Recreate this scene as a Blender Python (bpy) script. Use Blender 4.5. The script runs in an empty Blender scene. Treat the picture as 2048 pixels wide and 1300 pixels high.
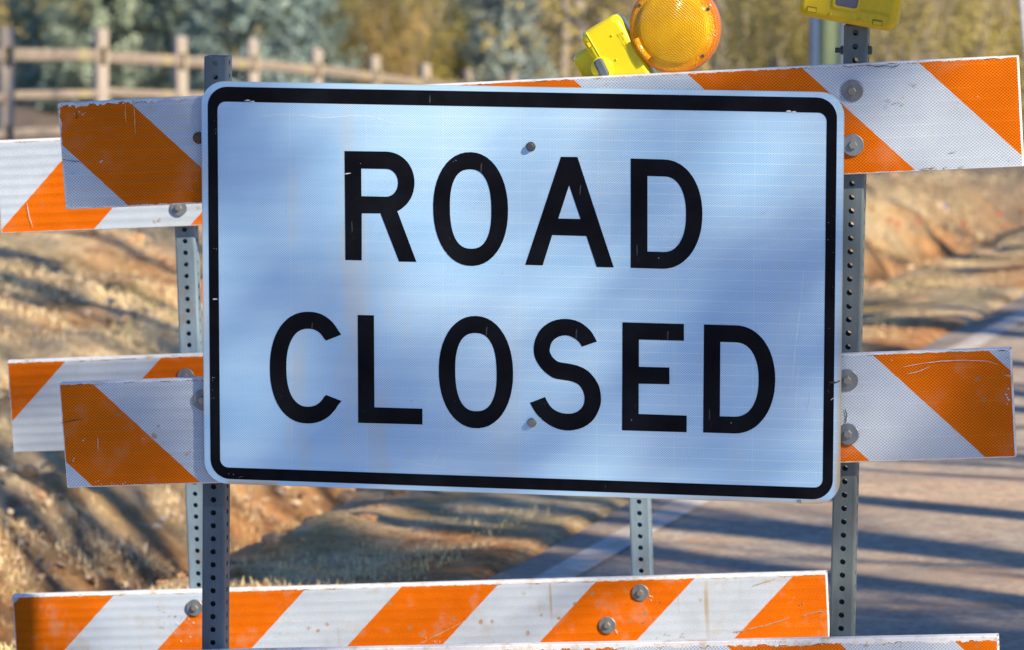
import bpy, math, random, json
import numpy as np
from mathutils import Vector, Matrix, noise as mnoise
from mathutils.geometry import tessellate_polygon
R = math.radians
SC = bpy.context.scene
COL = SC.collection

# ------------------------------------------------------------------ camera
cam = bpy.data.cameras.new('camera')
cam.sensor_width = 36.0
cam.lens = 36.0 * 9000.0 / 2048.0
cam.clip_start = 0.5
cam.clip_end = 3000
cam.dof.use_dof = True
cam.dof.focus_distance = 8.42
cam.dof.aperture_fstop = 7.6
cam.dof.aperture_blades = 9
camo = bpy.data.objects.new('camera', cam)
COL.objects.link(camo)
camo.location = (0, 0, 1.8)
camo.rotation_euler = (R(85), 0, 0)
SC.camera = camo

# ------------------------------------------------------------------ light
SUN_AZ = Vector((0.743, -0.669))
SUN_EL = 32.0
w = bpy.data.worlds.new('World')
SC.world = w
w.use_nodes = True
sky = w.node_tree.nodes.new('ShaderNodeTexSky')
sky.sky_type = 'NISHITA'
sky.sun_disc = False
sky.sun_elevation = R(SUN_EL)
sky.sun_rotation = math.atan2(SUN_AZ.x, SUN_AZ.y)
sky.air_density = 1.0
sky.dust_density = 0.0
sky.ozone_density = 10.0
sky.altitude = 1500
w.node_tree.links.new(sky.outputs[0], w.node_tree.nodes['Background'].inputs[0])
w.node_tree.nodes['Background'].inputs[1].default_value = 0.12
sun = bpy.data.lights.new('sun', 'SUN')
sun.energy = 5.0
sun.angle = R(0.5)
sun.color = (1.0, 0.86, 0.65)
suno = bpy.data.objects.new('sun', sun)
COL.objects.link(suno)
SUN = Vector((SUN_AZ.x * math.cos(R(SUN_EL)), SUN_AZ.y * math.cos(R(SUN_EL)), math.sin(R(SUN_EL)))).normalized()
suno.rotation_euler = SUN.to_track_quat('Z', 'Y').to_euler()
suno.location = SUN * 50
SC.view_settings.view_transform = 'Standard'
SC.view_settings.look = 'None'
SC.view_settings.gamma = 1.0
SC.view_settings.exposure = 0.64
SC.render.engine = 'CYCLES'
SC.cycles.max_bounces = 5
SC.cycles.diffuse_bounces = 2
SC.cycles.glossy_bounces = 3
SC.cycles.transmission_bounces = 4
SC.cycles.transparent_max_bounces = 4
SC.cycles.use_denoising = True

# ------------------------------------------------------------------ object helpers
def tag(o, label=None, cat=None, group=None, kind=None):
    if label: o['label'] = label
    if cat: o['category'] = cat
    if group: o['group'] = group
    if kind: o['kind'] = kind
    return o

def link(name, me, mat=None, parent=None):
    o = bpy.data.objects.new(name, me)
    COL.objects.link(o)
    if mat is not None and me is not None and len(me.materials) == 0:
        me.materials.append(mat)
    if parent is not None:
        o.parent = parent
    return o

def empty(name, mat4):
    o = bpy.data.objects.new(name, None)
    o.empty_display_size = 0.1
    COL.objects.link(o)
    o.matrix_world = mat4
    return o

class MB:
    """collects polygons of one mesh"""
    def __init__(s): s.v = []; s.f = []; s.sm = []
    def add(s, vs, fs, smooth=False):
        b = len(s.v)
        s.v += [tuple(p) for p in vs]
        s.f += [tuple(i + b for i in f) for f in fs]
        s.sm += [smooth] * len(fs)
    def box(s, c, d, M=None, bev=0.0):
        x, y, z = d[0] / 2, d[1] / 2, d[2] / 2
        if bev <= 0:
            vs = [Vector((sx * x, sy * y, sz * z)) for sx in (-1, 1) for sy in (-1, 1) for sz in (-1, 1)]
            fs = [(0, 1, 3, 2), (4, 6, 7, 5), (0, 4, 5, 1), (2, 3, 7, 6), (0, 2, 6, 4), (1, 5, 7, 3)]
        else:
            b = bev; vs = []; fs = []
            idx = {}
            for sx in (-1, 1):
                for sy in (-1, 1):
                    for sz in (-1, 1):
                        for k in range(3):
                            p = [sx * (x - b), sy * (y - b), sz * (z - b)]
                            p[k] = (sx * x, sy * y, sz * z)[k]
                            idx[(sx, sy, sz, k)] = len(vs); vs.append(Vector(p))
            g = lambda a, b_, c_, k: idx[(a, b_, c_, k)]
            for t in (-1, 1):
                fs.append((g(t, -1, -1, 0), g(t, 1, -1, 0), g(t, 1, 1, 0), g(t, -1, 1, 0)) if t > 0 else (g(t, -1, -1, 0), g(t, -1, 1, 0), g(t, 1, 1, 0), g(t, 1, -1, 0)))
                fs.append((g(-1, t, -1, 1), g(-1, t, 1, 1), g(1, t, 1, 1), g(1, t, -1, 1)) if t > 0 else (g(-1, t, -1, 1), g(1, t, -1, 1), g(1, t, 1, 1), g(-1, t, 1, 1)))
                fs.append((g(-1, -1, t, 2), g(1, -1, t, 2), g(1, 1, t, 2), g(-1, 1, t, 2)) if t > 0 else (g(-1, -1, t, 2), g(-1, 1, t, 2), g(1, 1, t, 2), g(1, -1, t, 2)))
            for a in (-1, 1):
                for b_ in (-1, 1):
                    q = (g(a, b_, -1, 0), g(a, b_, -1, 1), g(a, b_, 1, 1), g(a, b_, 1, 0)); fs.append(q if a * b_ > 0 else q[::-1])
                    q = (g(a, -1, b_, 2), g(a, -1, b_, 0), g(a, 1, b_, 0), g(a, 1, b_, 2)); fs.append(q if a * b_ > 0 else q[::-1])
                    q = (g(-1, a, b_, 1), g(-1, a, b_, 2), g(1, a, b_, 2), g(1, a, b_, 1)); fs.append(q if a * b_ > 0 else q[::-1])
                    for c_ in (-1, 1):
                        q = (g(a, b_, c_, 0), g(a, b_, c_, 1), g(a, b_, c_, 2)); fs.append(q if a * b_ * c_ > 0 else q[::-1])
        c = Vector(c)
        vs = [(M @ p if M else p) + c for p in vs]
        s.add(vs, fs)
    def tube(s, p0, p1, r0, r1=None, n=8, caps=True, smooth=True):
        p0 = Vector(p0); p1 = Vector(p1); r1 = r0 if r1 is None else r1
        d = (p1 - p0).normalized()
        a = d.orthogonal().normalized(); b = d.cross(a)
        vs = []
        for p, r in ((p0, r0), (p1, r1)):
            for i in range(n):
                t = 2 * math.pi * i / n
                vs.append(p + a * (math.cos(t) * r) + b * (math.sin(t) * r))
        fs = [(i, (i + 1) % n, n + (i + 1) % n, n + i) for i in range(n)]
        s.add(vs, fs, smooth)
        if caps:
            s.add(vs[:n], [tuple(range(n))[::-1]]); s.add(vs[n:], [tuple(range(n))])
    def lathe(s, prof, n=48, M=Matrix(), smooth=True):
        """prof: (radius, y) list, axis = -Y towards the camera"""
        vs = []; fs = []
        for r, y in prof:
            for i in range(n):
                t = 2 * math.pi * i / n
                vs.append(M @ Vector((r * math.cos(t), y, r * math.sin(t))))
        for k in range(len(prof) - 1):
            for i in range(n):
                j = (i + 1) % n
                fs.append((k * n + i, (k + 1) * n + i, (k + 1) * n + j, k * n + j))
        s.add(vs, fs, smooth)
    def prism(s, outline, hole, y0, y1):
        """flat plate in the xz plane, front at y0 (towards -y), back at y1"""
        loops = [[Vector((p[0], p[1], 0)) for p in outline]]
        if hole: loops.append([Vector((p[0], p[1], 0)) for p in hole])
        tri = tessellate_polygon(loops)
        flat = [p for l in loops for p in l]
        fr = [(p.x, y0, p.y) for p in flat]; bk = [(p.x, y1, p.y) for p in flat]
        fs = []
        for t in tri:
            a, b, c = [flat[i] for i in t]
            ccw = (b - a).cross(c - a).z > 0
            fs.append(tuple(t) if ccw else tuple(t)[::-1])
        s.add(fr, fs)
        s.add(bk, [f[::-1] for f in fs])
        st = 0
        for l in loops:
            n = len(l)
            vs = [(p.x, y0, p.y) for p in l] + [(p.x, y1, p.y) for p in l]
            s.add(vs, [(i, (i + 1) % n, n + (i + 1) % n, n + i) for i in range(n)])
            st += n
    def mesh(s, name):
        me = bpy.data.meshes.new(name)
        me.from_pydata(s.v, [], s.f)
        me.polygons.foreach_set('use_smooth', s.sm)
        me.update()
        return me
    def obj(s, name, mat, parent=None):
        return link(name, s.mesh(name), mat, parent)

def np_mesh(name, V, Fq, smooth=False):
    """V (n,3), Fq (m,k) all the same face size"""
    me = bpy.data.meshes.new(name)
    V = np.asarray(V, np.float32); Fq = np.asarray(Fq, np.int32)
    k = Fq.shape[1]
    me.vertices.add(len(V)); me.vertices.foreach_set('co', V.ravel())
    me.loops.add(Fq.size); me.loops.foreach_set('vertex_index', Fq.ravel())
    me.polygons.add(len(Fq))
    me.polygons.foreach_set('loop_start', np.arange(0, Fq.size, k, dtype=np.int32))
    me.polygons.foreach_set('loop_total', np.full(len(Fq), k, np.int32))
    me.polygons.foreach_set('use_smooth', np.full(len(Fq), smooth))
    me.update(calc_edges=True)
    me.validate()
    return me

def rrect(x0, x1, z0, z1, r, n=8):
    o = []
    for cx, cz, a in ((x1 - r, z1 - r, 0), (x0 + r, z1 - r, 90), (x0 + r, z0 + r, 180), (x1 - r, z0 + r, 270)):
        for i in range(n + 1):
            t = R(a + 90 * i / n); o.append((cx + r * math.cos(t), cz + r * math.sin(t)))
    return o

# ------------------------------------------------------------------ node helpers
class NT:
    def __init__(s, name):
        s.mat = bpy.data.materials.new(name); s.mat.use_nodes = True
        s.t = s.mat.node_tree; s.n = s.t.nodes
        s.b = s.n['Principled BSDF']
        s._tc = None
    def lk(s, a, b): s.t.links.new(a, b)
    def put(s, inp, val):
        if isinstance(val, bpy.types.NodeSocket): s.lk(val, inp)
        else: inp.default_value = val
    def m(s, op, a, b=None, c=None, clamp=False):
        n = s.n.new('ShaderNodeMath'); n.operation = op; n.use_clamp = clamp
        s.put(n.inputs[0], a)
        if b is not None: s.put(n.inputs[1], b)
        if c is not None: s.put(n.inputs[2], c)
        return n.outputs[0]
    def tc(s, which='Object'):
        if s._tc is None: s._tc = s.n.new('ShaderNodeTexCoord')
        return s._tc.outputs[which]
    def xyz(s, v=None):
        n = s.n.new('ShaderNodeSeparateXYZ'); s.lk(v or s.tc(), n.inputs[0]); return n.outputs
    def mapv(s, v=None, scale=(1, 1, 1), loc=(0, 0, 0), rot=(0, 0, 0)):
        n = s.n.new('ShaderNodeMapping'); s.lk(v or s.tc(), n.inputs[0])
        n.inputs['Scale'].default_value = scale; n.inputs['Location'].default_value = loc; n.inputs['Rotation'].default_value = rot
        return n.outputs[0]
    def noise(s, scale, detail=3, rough=0.5, v=None, col=False, dist=0.0):
        n = s.n.new('ShaderNodeTexNoise'); s.lk(v or s.tc(), n.inputs['Vector'])
        n.inputs['Scale'].default_value = scale; n.inputs['Detail'].default_value = detail; n.inputs['Roughness'].default_value = rough
        n.inputs['Distortion'].default_value = dist
        return n.outputs['Color' if col else 'Fac']
    def voro(s, scale, v=None, feature='F1', out='Distance'):
        n = s.n.new('ShaderNodeTexVoronoi'); s.lk(v or s.tc(), n.inputs['Vector']); n.feature = feature
        n.inputs['Scale'].default_value = scale
        return n.outputs[out]
    def ramp(s, x, a, b, lo=0.0, hi=1.0, smooth=False):
        n = s.n.new('ShaderNodeMapRange'); n.clamp = True
        if smooth: n.interpolation_type = 'SMOOTHSTEP'
        s.put(n.inputs[0], x); n.inputs[1].default_value = a; n.inputs[2].default_value = b
        n.inputs[3].default_value = lo; n.inputs[4].default_value = hi
        return n.outputs[0]
    def mix(s, f, a, b, mode='MIX'):
        n = s.n.new('ShaderNodeMix'); n.data_type = 'RGBA'; n.blend_type = mode
        s.put(n.inputs[0], f)
        for i, c in ((6, a), (7, b)):
            if isinstance(c, bpy.types.NodeSocket): s.lk(c, n.inputs[i])
            else: n.inputs[i].default_value = (c[0], c[1], c[2], 1)
        return n.outputs[2]
    def bump(s, h, strength=0.3, dist=0.001, normal=None):
        n = s.n.new('ShaderNodeBump'); n.inputs['Strength'].default_value = strength; n.inputs['Distance'].default_value = dist
        s.lk(h, n.inputs['Height'])
        if normal: s.lk(normal, n.inputs['Normal'])
        return n.outputs[0]
    def out(s, color=None, rough=None, normal=None, **kw):
        b = s.b
        if color is not None:
            if isinstance(color, bpy.types.NodeSocket): s.lk(color, b.inputs['Base Color'])
            else: b.inputs['Base Color'].default_value = (*color, 1)
        if rough is not None: s.put(b.inputs['Roughness'], rough)
        if normal is not None: s.lk(normal, b.inputs['Normal'])
        for k, v in kw.items(): s.put(b.inputs[k.replace('_', ' ')], v)
        return s.mat
    def fract(s, a): return s.m('FRACT', a)

def lattice(t, x, z, pu, pv):
    """rhombic cell walls of prismatic sheeting: 1 on a wall, 0 inside a cell"""
    a = t.m('DIVIDE', x, pu); b = t.m('DIVIDE', z, pv)
    la = t.m('ABSOLUTE', t.m('SUBTRACT', t.fract(t.m('ADD', a, b)), 0.5))
    lb = t.m('ABSOLUTE', t.m('SUBTRACT', t.fract(t.m('SUBTRACT', a, b)), 0.5))
    return t.ramp(t.m('MINIMUM', la, lb), 0.07, 0.15, 1.0, 0.0)

def rail_material(name, slant, phase, seed, length, dirt=1.0, top=0.0018, flake=.003, cell=0.0066, lat=1.0, left=1.0):
    t = NT(name)
    v = t.mapv(loc=(seed * 3.1, seed * 1.7, seed * 0.9))
    o = t.xyz(); x, z = o[0], o[2]
    en = t.m('MULTIPLY', t.m('SUBTRACT', t.noise(90, 3, .6, v), 0.5), 0.003)
    s_ = t.m('ADD', x, t.m('MULTIPLY', z, slant))
    s_ = t.m('ADD', t.m('SUBTRACT', s_, phase), en)
    fr = t.fract(t.m('DIVIDE', s_, 0.4286))
    org = t.m('LESS_THAN', fr, 0.5)
    la = lattice(t, x, z, cell, cell * .86)
    la = t.m('MULTIPLY', la, t.ramp(t.noise(6, 3, .6, v), .3, .5, .75 * lat, lat))
    seam = t.ramp(t.m('ABSOLUTE', t.m('SUBTRACT', t.fract(t.m('DIVIDE', z, 0.0213)), 0.5)), 0.0, 0.035, 1.0, 0.0)
    seam = t.m('MULTIPLY', seam, t.ramp(t.noise(9, 2, .5, t.mapv(scale=(1, 1, 6), loc=(seed, 0, 0))), .45, .6))
    lat = t.m('MAXIMUM', la, t.m('MULTIPLY', seam, 0.8))
    orange = t.mix(lat, (0.58, 0.088, 0.0005), (0.96, 0.27, 0.010))
    white = t.mix(lat, (0.38, 0.47, 0.58), (0.80, 0.87, 0.95))
    tone = t.ramp(t.noise(3.5, 4, .6, v), .3, .7, .80, 1.08)
    col = t.mix(org, white, orange)
    tn = t.n.new('ShaderNodeVectorMath'); tn.operation = 'SCALE'; t.lk(col, tn.inputs[0]); t.lk(tone, tn.inputs[3]); col = tn.outputs[0]
    # grime on the white
    gr = t.ramp(t.noise(14, 5, .65, v), .54, .78, 0, .30 * dirt)
    col = t.mix(gr, col, (0.42, 0.36, 0.27))
    # streaks hanging from the top edge
    st = t.m('MULTIPLY', t.ramp(t.noise(38, 2, .5, t.mapv(scale=(1, 1, .06), loc=(seed * 5, 0, 0))), .66, .74), t.ramp(z, -.16, -.01, 0, .5 * dirt))
    col = t.mix(st, col, (0.40, 0.27, 0.10))
    # rust and clay flecks
    vo = t.voro(26, v); pick = t.noise(5, 2, .5, t.mapv(loc=(seed * 7 + 4, 0, 0)))
    fl = t.m('MULTIPLY', t.ramp(t.m('ADD', vo, t.m('MULTIPLY', t.noise(120, 2, .6, v), .25)), .22, .28, 1, 0), t.ramp(pick, .60 - .05 * dirt, .66 - .05 * dirt, 0, min(1, .8 * dirt)))
    col = t.mix(fl, col, (0.38, 0.22, 0.10))
    # scuffs that tore the sheeting: pale scratches
    sc = t.ramp(t.noise(45, 3, .7, t.mapv(scale=(.22, 1, 1.8), rot=(0, R(14), 0), loc=(seed * 2, 0, 3))), .70, .74, 0, .6)
    col = t.mix(sc, col, (0.78, 0.74, 0.68))
    # bare plastic margin where the sheeting stops or has flaked away
    fn = t.m('MULTIPLY', t.m('MULTIPLY', t.ramp(t.noise(60, 4, .7, v), .42, .7), flake), t.ramp(x, .10, .35, left, 1.0))
    dt = t.m('SUBTRACT', t.m('MULTIPLY', z, -1), fn)
    edge = t.m('LESS_THAN', dt, top)
    db = t.m('SUBTRACT', t.m('ADD', z, 0.2032), t.m('MULTIPLY', fn, .4))
    edge = t.m('MAXIMUM', edge, t.m('LESS_THAN', db, 0.0018))
    dl = t.m('MINIMUM', x, t.m('SUBTRACT', length, x))
    edge = t.m('MAXIMUM', edge, t.m('LESS_THAN', t.m('SUBTRACT', dl, t.m('MULTIPLY', fn, .35)), 0.002))
    plas = t.mix(t.ramp(t.noise(30, 4, .7, v), .5, .72), (0.80, 0.81, 0.82), (0.52, 0.40, 0.22))
    col = t.mix(edge, col, plas)
    # dark torn line beside the margin
    tl = t.m('MULTIPLY', t.m('LESS_THAN', t.m('ABSOLUTE', t.m('SUBTRACT', dt, top + .0006)), .0007), t.ramp(t.noise(20, 2, .5, v), .5, .58))
    col = t.mix(tl, col, (0.14, 0.08, 0.04))
    dent = t.noise(11, 3, .5, v)
    h = t.m('ADD', t.m('MULTIPLY', dent, 1.0), t.m('MULTIPLY', lat, .02))
    nb = t.bump(h, .35, .006)
    rough = t.ramp(t.noise(7, 4, .6, v), .3, .7, .26, .48)
    return t.out(col, rough, nb, Coat_Weight=.0, Specular_IOR_Level=.08)

def mat_sign():
    t = NT('white_prismatic_sheeting')
    o = t.xyz(); x, z = o[0], o[2]
    la = lattice(t, x, z, 0.0052, 0.0043)
    la = t.m('MULTIPLY', la, t.ramp(t.noise(3, 3, .6), .35, .6, .5, .95))
    zz = t.m('ADD', z, t.m('MULTIPLY', x, -0.004))
    seam = t.ramp(t.m('ABSOLUTE', t.m('SUBTRACT', t.fract(t.m('DIVIDE', zz, 0.0198)), 0.5)), 0.0, 0.035, 1.0, 0.0)
    seam = t.m('MULTIPLY', seam, t.ramp(t.m('ADD', x, t.m('MULTIPLY', t.noise(4, 2), .5)), -.25, .5, .15, 1.0))
    vs = t.m('LESS_THAN', t.m('ABSOLUTE', t.m('SUBTRACT', t.fract(t.m('DIVIDE', t.m('ADD', x, .07), 0.147)), 0.5)), .004)
    l = t.m('MAXIMUM', la, t.m('MAXIMUM', seam, t.m('MULTIPLY', vs, .35)))
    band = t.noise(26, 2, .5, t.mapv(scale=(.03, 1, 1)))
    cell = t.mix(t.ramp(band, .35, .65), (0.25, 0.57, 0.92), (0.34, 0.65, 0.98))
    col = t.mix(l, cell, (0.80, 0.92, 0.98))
    # yellowed, weathered streaks
    st = t.ramp(t.noise(5.5, 4, .6, t.mapv(scale=(1.6, 1, .35), rot=(0, R(14), 0))), .52, .68, 0, .5)
    st = t.m('MULTIPLY', st, t.ramp(x, -.62, .1, 1.0, .15))
    col = t.mix(st, col, (0.72, 0.62, 0.42))
    # rust creeping in from the rim, strongest at the lower right and lower left
    dx = t.m('SUBTRACT', .6085, t.m('ABSOLUTE', x)); dz = t.m('SUBTRACT', .3846, t.m('ABSOLUTE', z))
    d = t.m('MINIMUM', dx, dz)
    rn = t.noise(9, 4, .6)
    where = t.m('MAXIMUM', t.ramp(t.m('SUBTRACT', x, z), .45, .9), t.ramp(t.m('ABSOLUTE', t.m('ADD', x, .50)), .06, .075, t.ramp(z, -.36, -.35, 1, 0) if False else 1.0, 0.0))
    low = t.m('LESS_THAN', z, -.3)
    where = t.m('MAXIMUM', t.ramp(t.m('SUBTRACT', x, z), .45, .95), t.m('MULTIPLY', t.ramp(t.m('ABSOLUTE', t.m('ADD', x, .515)), .045, .055, .9, 0.0), low))
    rim = t.m('MULTIPLY', t.ramp(t.m('ADD', d, t.m('MULTIPLY', rn, -.012)), -.004, .006, 1, 0), where)
    col = t.mix(t.m('MULTIPLY', rim, .85), col, (0.55, 0.36, 0.12))
    rim2 = t.ramp(d, .0003, .0016, .55, 0)
    col = t.mix(rim2, col, (0.45, 0.36, 0.24))
    # a few tiny rust pits
    pit = t.m('MULTIPLY', t.ramp(t.voro(7.5), .012, .03, 1, 0), t.m('GREATER_THAN', t.noise(2.2, 1), .5))
    col = t.mix(pit, col, (0.35, 0.19, 0.07))
    # fine pale scratches
    sc = t.ramp(t.noise(16, 3, .6, t.mapv(scale=(3, 1, .25), rot=(0, R(-9), 0), loc=(4, 0, 0))), .705, .72, 0, .5)
    col = t.mix(t.m('MULTIPLY', sc, t.ramp(x, .2, .5)), col, (0.90, 0.92, 0.95))
    nb = t.bump(t.m('ADD', t.noise(1.8, 2), t.m('MULTIPLY', l, .01)), .25, .01)
    return t.out(col, t.ramp(t.noise(4, 4, .6), .3, .7, .26, .42), nb, Coat_Weight=.05, Coat_Roughness=.2, Specular_IOR_Level=.3)

def mat_black():
    t = NT('black_vinyl')
    n = t.noise(9, 4, .6)
    c = t.mix(t.ramp(n, .4, .7), (0.004, 0.0045, 0.008), (0.010, 0.0115, 0.016))
    sp = t.m('MULTIPLY', t.ramp(t.voro(46), .05, .09, 1, 0), t.m('GREATER_THAN', t.noise(7, 2, .5), .67))
    c = t.mix(sp, c, (0.45, 0.48, 0.52))
    sc = t.ramp(t.noise(30, 3, .6, t.mapv(scale=(2.2, 1, .4), rot=(0, R(25), 0))), .70, .72, 0, .25)
    c = t.mix(sc, c, (0.2, 0.21, 0.24))
    return t.out(c, t.ramp(n, .3, .7, .3, .45), t.bump(t.noise(2.2, 2), .1, .004), Specular_IOR_Level=.08)

def mat_galv(name='galvanised_steel', base=(0.30, 0.35, 0.39), seed=0.0, metal=.55):
    t = NT(name)
    v = t.mapv(loc=(seed, seed, seed))
    n = t.noise(18, 4, .6, t.mapv(scale=(1, 1, .25), loc=(seed, 0, 0)))
    c = t.mix(t.ramp(n, .35, .7), tuple(b * .72 for b in base), tuple(min(1, b * 1.22) for b in base))
    ru = t.ramp(t.noise(9, 5, .7, v), .62, .72, 0, .5)
    c = t.mix(ru, c, (0.28, 0.17, 0.10))
    return t.out(c, t.ramp(n, .3, .7, .38, .6), t.bump(t.noise(60, 3, .6, v), .12, .0008), Metallic=metal)

def mat_plain(name, col, rough=.5, **kw):
    t = NT(name)
    c = t.mix(t.ramp(t.noise(22, 4, .6), .35, .7), tuple(x * .85 for x in col), col)
    return t.out(c, rough, t.bump(t.noise(55, 3, .6), .15, .001), **kw)

M = {}
M['sign'] = mat_sign()
M['black'] = mat_black()
M['post_l'] = mat_galv('galvanised_steel_blue', (0.085, 0.125, 0.17), 1.0, .3)
M['post_r'] = mat_galv('galvanised_steel_grey', (0.15, 0.19, 0.20), 2.0, .25)
M['post_b'] = mat_galv('galvanised_steel_pale', (0.22, 0.31, 0.38), 3.0, .35)
M['post_dark'] = mat_galv('shaded_steel', (0.05, 0.055, 0.065), 4.0, .4)  # inner post steel, with the shade under the lamp put into its colour
M['washer'] = mat_galv('zinc_washer', (0.26, 0.29, 0.31), 5.0, .6)
M['bolt'] = mat_galv('zinc_bolt', (0.34, 0.34, 0.31), 6.0, .7)
M['bolt_dark'] = mat_galv('dark_bolt', (0.12, 0.13, 0.14), 7.0, .5)
M['rail_back'] = mat_plain('white_rail_plastic', (0.72, 0.72, 0.70), .5)
M['foot'] = mat_galv('steel_foot', (0.3, 0.33, 0.35), 8.0)

# ------------------------------------------------------------------ part builders
def perforated_post(w_, length, wall=.0028, hr=.0056, ch=.0035, pitch=.0254, off=0.0, swap=0.0):
    """square tube with a punched hole every inch on all four sides; top at z = 0"""
    mb = MB()
    hw = w_ / 2 - ch; hz = pitch / 2
    bd = []
    for a, b in ((-1, -1), (0, -1), (1, -1), (1, -.34), (1, .34), (1, 1), (0, 1), (-1, 1), (-1, .34), (-1, -.34)):
        bd.append((a * hw, b * hz, math.atan2(b * hz * 1.2, a * hw * .72)))
    n = len(bd)
    mods = int(length / pitch)
    Ls = mods * pitch
    rots = [Matrix.Rotation(R(90 * k), 3, 'Z') for k in range(4)]
    vs = []; fs = []; 
    for m_ in range(mods):
        zc = -off - (m_ + .5) * pitch
        for Q in rots:
            b0 = len(vs)
            for y, fac in ((-w_ / 2, 1.0), (-w_ / 2 + wall, (hw - .001) / hw)):
                for bx, bz, an in bd: vs.append(Q @ Vector((bx * fac, y, zc + bz)))
                for bx, bz, an in bd: vs.append(Q @ Vector((math.cos(an) * hr, y, zc + math.sin(an) * hr)))
            for i in range(n):
                j = (i + 1) % n
                fs.append((b0 + i, b0 + j, b0 + n + j, b0 + n + i))
                fs.append((b0 + 2 * n + j, b0 + 2 * n + i, b0 + 3 * n + i, b0 + 3 * n + j))
                fs.append((b0 + n + i, b0 + n + j, b0 + 3 * n + j, b0 + 3 * n + i))
    mb.add(vs, fs)
    z0, z1 = -off, -off - Ls
    for Q in rots:
        A = [Vector((hw, -w_ / 2, 0)), Vector((w_ / 2 - ch * .3, -w_ / 2 + ch * .3, 0)), Vector((w_ / 2, -hw, 0))]
        B = [Vector((hw - .001, -w_ / 2 + wall, 0)), Vector((w_ / 2 - wall, -hw + .001, 0))]
        for P, fl in ((A, 0), (B, 1)):
            for i in range(len(P) - 1):
                q = [Q @ (P[i] + Vector((0, 0, z0))), Q @ (P[i] + Vector((0, 0, z1))), Q @ (P[i + 1] + Vector((0, 0, z1))), Q @ (P[i + 1] + Vector((0, 0, z0)))]
                mb.add(q, [(0, 1, 2, 3)] if not fl else [(3, 2, 1, 0)])
        # rim at the top
        q = [Q @ Vector((-hw, -w_ / 2, z0)), Q @ Vector((hw, -w_ / 2, z0)), Q @ Vector((hw - .001, -w_ / 2 + wall, z0)), Q @ Vector((-hw + .001, -w_ / 2 + wall, z0))]
        mb.add(q, [(0, 1, 2, 3)])
        q = [Q @ (A[0] + Vector((0, 0, z0))), Q @ (A[1] + Vector((0, 0, z0))), Q @ (A[2] + Vector((0, 0, z0))), Q @ (B[1] + Vector((0, 0, z0))), Q @ (B[0] + Vector((0, 0, z0)))]
        mb.add(q, [(0, 1, 2, 3, 4)])
    return mb

def rail_mesh(length, seed, amp=.0007, fade=1.0, thick=.022, H=.2032):
    rng = random.Random(seed)
    nx, nz = 40, 76
    xs = np.linspace(.0015, length - .0015, nx); zs = np.linspace(-.0015, -H + .0015, nz)
    V = []; 
    for j, z in enumerate(zs):
        for i, x in enumerate(xs):
            rib = amp * math.cos(2 * math.pi * z / .0213) * (1 - fade * min(1, max(0, (x - .25) / .35)))
            wob = .0006 * mnoise.noise(Vector((x * 3.0, seed * 2.3, z * 8))) + .0003 * mnoise.noise(Vector((x * 14, seed, z * 22)))
            V.append((x, rib * (.7 + .6 * mnoise.noise(Vector((x * 2, seed, 0)))) + wob, z))
    Fq = []
    for j in range(nz - 1):
        for i in range(nx - 1):
            a = j * nx + i
            Fq.append((a, a + nx, a + nx + 1, a + 1))
    mb = MB()
    mb.add(V, Fq, True)
    e = .0015
    # bevel ring and the rest of the plank
    def ring(loop_front, dirv):
        pass
    top = [V[i] for i in range(nx)]; bot = [V[(nz - 1) * nx + i] for i in range(nx)]
    lef = [V[j * nx] for j in range(nz)]; rig = [V[j * nx + nx - 1] for j in range(nz)]
    def strip(A, B, flip=False):
        n = len(A)
        f = [(i, i + 1, n + i + 1, n + i) for i in range(n - 1)]
        if flip: f = [q[::-1] for q in f]
        mb.add(list(A) + list(B), f)
    t1 = [(x, y + e, 0) for x, y, z in top]; t2 = [(x, thick, 0) for x, y, z in top]
    strip(top, t1); strip(t1, t2)
    b1 = [(x, y + e, -H) for x, y, z in bot]; b2 = [(x, thick, -H) for x, y, z in bot]
    strip(bot, b1, True); strip(b1, b2, True)
    l1 = [(0, y + e, z) for x, y, z in lef]; l2 = [(0, thick, z) for x, y, z in lef]
    strip(lef, l1, True); strip(l1, l2, True)
    r1_ = [(length, y + e, z) for x, y, z in rig]; r2_ = [(length, thick, z) for x, y, z in rig]
    strip(rig, r1_); strip(r1_, r2_)
    mb.add([(0, thick, 0), (length, thick, 0), (length, thick, -H), (0, thick, -H)], [(0, 1, 2, 3)])
    return mb

def hexbolt(parent, x, z, y=0.0, wr=.020, hr=.0082, hh=.007, tiltx=0.0, tiltz=0.0, mat=None, wmat=None, washer=True, name='bolt'):
    mb = MB(); 
    M4 = Matrix.Rotation(tiltx, 4, 'X') @ Matrix.Rotation(tiltz, 4, 'Z')
    n = 6
    rot0 = (x * 37) % 1.0
    y0 = -.0022 if washer else 0.0
    prof = [(hr, y0), (hr, y0 - hh * .8), (hr * .86, y0 - hh), (0.0001, y0 - hh)]
    mb.lathe(prof, 6, M4 @ Matrix.Rotation(rot0, 4, 'Y'), smooth=False)
    if not washer:
        mb.lathe([(hr * 1.25, .0), (hr * 1.25, -.0015), (hr, -.0015)], 18, M4)
    b = mb.obj(name, mat or M['bolt'], parent); b.location = (x, y, z)
    if washer:
        mw = MB(); mw.lathe([(wr, .002), (wr, -.0016), (wr - .0008, -.0022), (hr * 1.0, -.0022), (.0001, -.0021)], 32, M4, smooth=False)
        wo = mw.obj('washer', wmat or M['washer'], b)
    return b

def frame_matrix(T, th, tl, r=0.0):
    return Matrix.Translation(T) @ Matrix.Rotation(th, 4, 'Z') @ Matrix.Rotation(tl, 4, 'X') @ Matrix.Rotation(r, 4, 'Y')

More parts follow.
